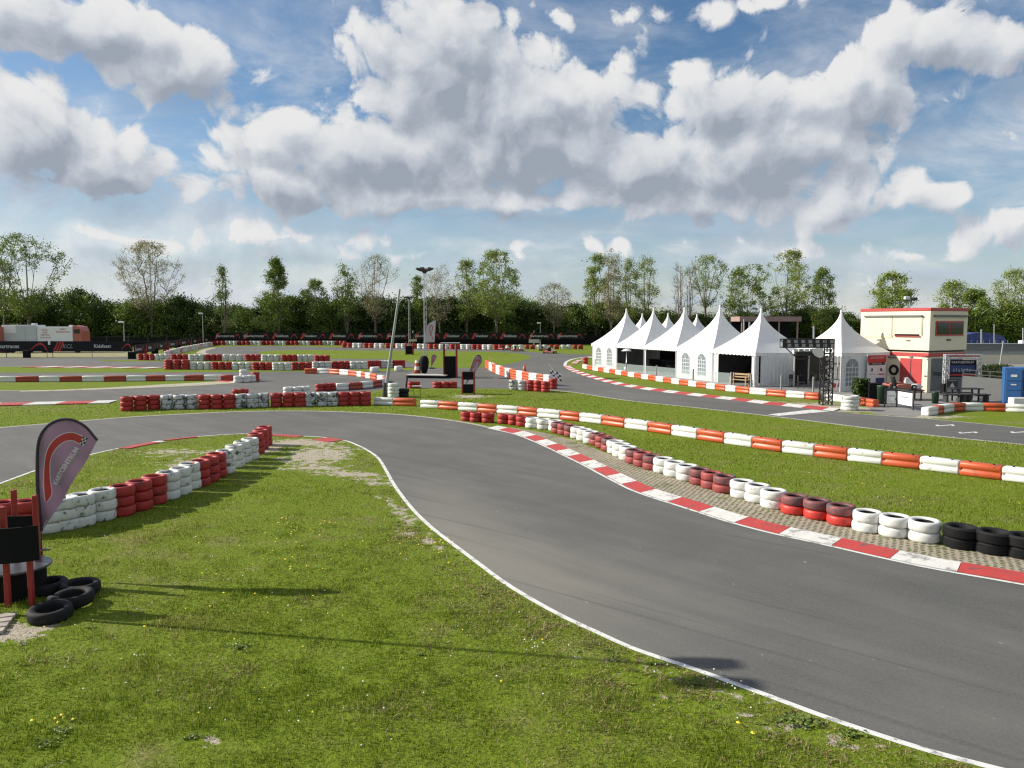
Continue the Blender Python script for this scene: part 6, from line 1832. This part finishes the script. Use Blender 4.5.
CL = [ # cx, cy, rx, ry, weight
 (440,75,95,115,1.05),(380,158,155,58,1.05),(280,182,95,30,1.0),(520,130,150,85,1.1),(640,165,120,52,1.05),
 (725,95,75,50,1.0),(760,155,120,62,1.1),(850,105,95,48,1.0),(930,45,100,48,.85),(1005,45,60,45,.7),(690,8,180,20,.36),
 (90,20,150,44,1.0),(175,60,90,44,1.0),(20,130,90,62,1.05),(105,155,85,48,1.05),(225,142,16,12,.5),
 (450,203,250,18,.9),(700,200,110,26,.8),(830,205,85,26,.66),(935,200,60,28,.62),(1005,225,60,24,.62),(790,245,70,12,.45),(920,252,80,12,.48),
 (652,187,16,8,.6),(135,234,80,12,.5),(280,236,130,14,.52),(560,245,110,7,.38),(420,255,220,8,.3)]
ng = bpy.data.node_groups.new('cloud_density', 'ShaderNodeTree')
ng.interface.new_socket('Vector', in_out='INPUT', socket_type='NodeSocketVector'); ng.interface.new_socket('Density', in_out='OUTPUT', socket_type='NodeSocketFloat')
gi = ng.nodes.new('NodeGroupInput'); go = ng.nodes.new('NodeGroupOutput')
wn = ng.nodes.new('ShaderNodeTexNoise'); wn.inputs['Scale'].default_value = 7; wn.inputs['Detail'].default_value = 3
ng.links.new(gi.outputs[0], wn.inputs['Vector'])
vs_ = ng.nodes.new('ShaderNodeVectorMath'); vs_.operation = 'SUBTRACT'; ng.links.new(wn.outputs['Color'], vs_.inputs[0]); vs_.inputs[1].default_value = (.5,.5,.5)
vm = ng.nodes.new('ShaderNodeVectorMath'); vm.operation = 'MULTIPLY_ADD'; ng.links.new(vs_.outputs[0], vm.inputs[0]); vm.inputs[1].default_value = (.10,.07,0); ng.links.new(gi.outputs[0], vm.inputs[2])
cur = None
for (cx, cy, rx, ry, w) in CL:
    a0, e0 = pe(cx, cy); ax = pe(cx+rx, cy)[0]-a0; ey = abs(pe(cx, cy-ry)[1]-e0)
    kx, ky = 1/(ax*1.25), 1/(ey*1.25)
    ma = ng.nodes.new('ShaderNodeVectorMath'); ma.operation = 'MULTIPLY_ADD'; ng.links.new(vm.outputs[0], ma.inputs[0]); ma.inputs[1].default_value = (kx, ky, 0); ma.inputs[2].default_value = (-a0*kx, -e0*ky, 0)
    le = ng.nodes.new('ShaderNodeVectorMath'); le.operation = 'LENGTH'; ng.links.new(ma.outputs[0], le.inputs[0])
    mu = mathn(ng, 'MULTIPLY_ADD', le.outputs['Value'], -1.15*w, 1.22*w)
    cur = mu if cur is None else mathn(ng, 'SMOOTH_MAX', cur, mu, .22)
# big scattered clouds for the part of the sky behind the camera
bn_ = ng.nodes.new('ShaderNodeTexNoise'); bn_.inputs['Scale'].default_value = 2.2; bn_.inputs['Detail'].default_value = 3; ng.links.new(gi.outputs[0], bn_.inputs['Vector'])
sx_ = ng.nodes.new('ShaderNodeSeparateXYZ'); ng.links.new(gi.outputs[0], sx_.inputs[0])
aw = mathn(ng, 'ABSOLUTE', sx_.outputs[0]); behind = smooth(ng, aw, .62, .85); high = smooth(ng, sx_.outputs[1], .42, .6)
oth = mathn(ng, 'MULTIPLY', mathn(ng, 'MAXIMUM', behind, high), mathn(ng, 'MULTIPLY', mathn(ng, 'SUBTRACT', bn_.outputs[0], .40), 4.0))
cur = mathn(ng, 'MAXIMUM', cur, oth)
n1 = ng.nodes.new('ShaderNodeTexNoise'); n1.inputs['Scale'].default_value = 15; n1.inputs['Detail'].default_value = 9; n1.inputs['Roughness'].default_value = .64; n1.inputs['Distortion'].default_value = .25
ng.links.new(vm.outputs[0], n1.inputs['Vector'])
vo = ng.nodes.new('ShaderNodeTexVoronoi'); vo.feature = 'F1'; vo.inputs['Scale'].default_value = 26
wv = ng.nodes.new('ShaderNodeVectorMath'); wv.operation = 'MULTIPLY_ADD'; ng.links.new(n1.outputs['Color'], wv.inputs[0]); wv.inputs[1].default_value = (.035,.035,0); ng.links.new(vm.outputs[0], wv.inputs[2]); ng.links.new(wv.outputs[0], vo.inputs['Vector'])
dn = mathn(ng, 'ADD', mathn(ng, 'ADD', cur, mathn(ng, 'MULTIPLY', mathn(ng, 'SUBTRACT', n1.outputs[0], .5), 1.55)), mathn(ng, 'MULTIPLY', mathn(ng, 'SUBTRACT', .42, vo.outputs['Distance']), .75))
ng.links.new(dn, go.inputs[0])
ng.interface.new_socket('Coarse', in_out='OUTPUT', socket_type='NodeSocketFloat'); ng.links.new(cur, go.inputs[1])
def dens(v, k=0):
    g = nt.nodes.new('ShaderNodeGroup'); g.node_tree = ng; L(nt, v, g.inputs[0]); return g.outputs[k]
def shift(dx, dy):
    a = nt.nodes.new('ShaderNodeVectorMath'); a.operation = 'ADD'; L(nt, comb.outputs[0], a.inputs[0]); a.inputs[1].default_value = (dx, dy, 0); return a.outputs[0]
D0 = dens(comb.outputs[0]); v1 = shift(-.014, .026); D1 = dens(v1); D2 = D1.node.outputs[1]
mpw = nt.nodes.new('ShaderNodeMapping'); mpw.inputs['Scale'].default_value = (1.2, 2.6, 1); L(nt, comb.outputs[0], mpw.inputs[0]); v_w = mpw.outputs[0]
alpha = smooth(nt, D0, .14, .44)
thin = mathn(nt, 'MULTIPLY', mathn(nt, 'MULTIPLY', smooth(nt, noise(nt, v_w, 3.0, 7, .66, .5), .40, .66), mathn(nt, 'ADD', mathn(nt, 'MULTIPLY', smooth(nt, el, .50, .12), .75), .25)), .72)
alpha = mathn(nt, 'MAXIMUM', alpha, thin)
# light: bright where there is little cloud towards the sun, grey underneath and deep inside
shade = mathn(nt, 'ADD', mathn(nt, 'MULTIPLY', smooth(nt, mathn(nt, 'SUBTRACT', D1, D0), -.60, .55), .46), mathn(nt, 'MULTIPLY', smooth(nt, D2, .0, 1.45), .62))
detn = noise(nt, comb.outputs[0], 34, 6, .66, .6)
shade = mathn(nt, 'ADD', shade, mathn(nt, 'MULTIPLY', mathn(nt, 'SUBTRACT', detn, .5), .42))
ccol = ramp(nt, shade, [(0.06, (1.0,1.0,1.0)), (.30, (.84,.87,.91)), (.56, (.62,.67,.75)), (.90, (.41,.46,.55))])
# veil of thin high cloud and haze close to the horizon
mph = nt.nodes.new('ShaderNodeMapping'); mph.inputs['Scale'].default_value = (3, 16, 1); L(nt, comb.outputs[0], mph.inputs[0])
hz = noise(nt, mph.outputs[0], 1.6, 6, .6, .6)
low = smooth(nt, el, .27, .0)
veil = mathn(nt, 'MULTIPLY', mathn(nt, 'ADD', mathn(nt, 'MULTIPLY', smooth(nt, hz, .42, .66), .62), .34), low)
bgc = N(nt, 'ShaderNodeBackground'); L(nt, ccol, bgc.inputs[0]); bgc.inputs[1].default_value = CLOUD_STRENGTH = .575
bgv = N(nt, 'ShaderNodeBackground'); bgv.inputs[0].default_value = (.56,.66,.80,1); bgv.inputs[1].default_value = .62
m1 = N(nt, 'ShaderNodeMixShader'); L(nt, veil, m1.inputs[0]); L(nt, bg1.outputs[0], m1.inputs[1]); L(nt, bgv.outputs[0], m1.inputs[2])
m2 = N(nt, 'ShaderNodeMixShader'); L(nt, alpha, m2.inputs[0]); L(nt, m1.outputs[0], m2.inputs[1]); L(nt, bgc.outputs[0], m2.inputs[2])
L(nt, m2.outputs[0], out.inputs[0])

vs = scene.view_settings; vs.view_transform = 'Standard'; vs.look = 'None'; vs.exposure = .5; vs.gamma = 1; vs.use_curve_mapping = False
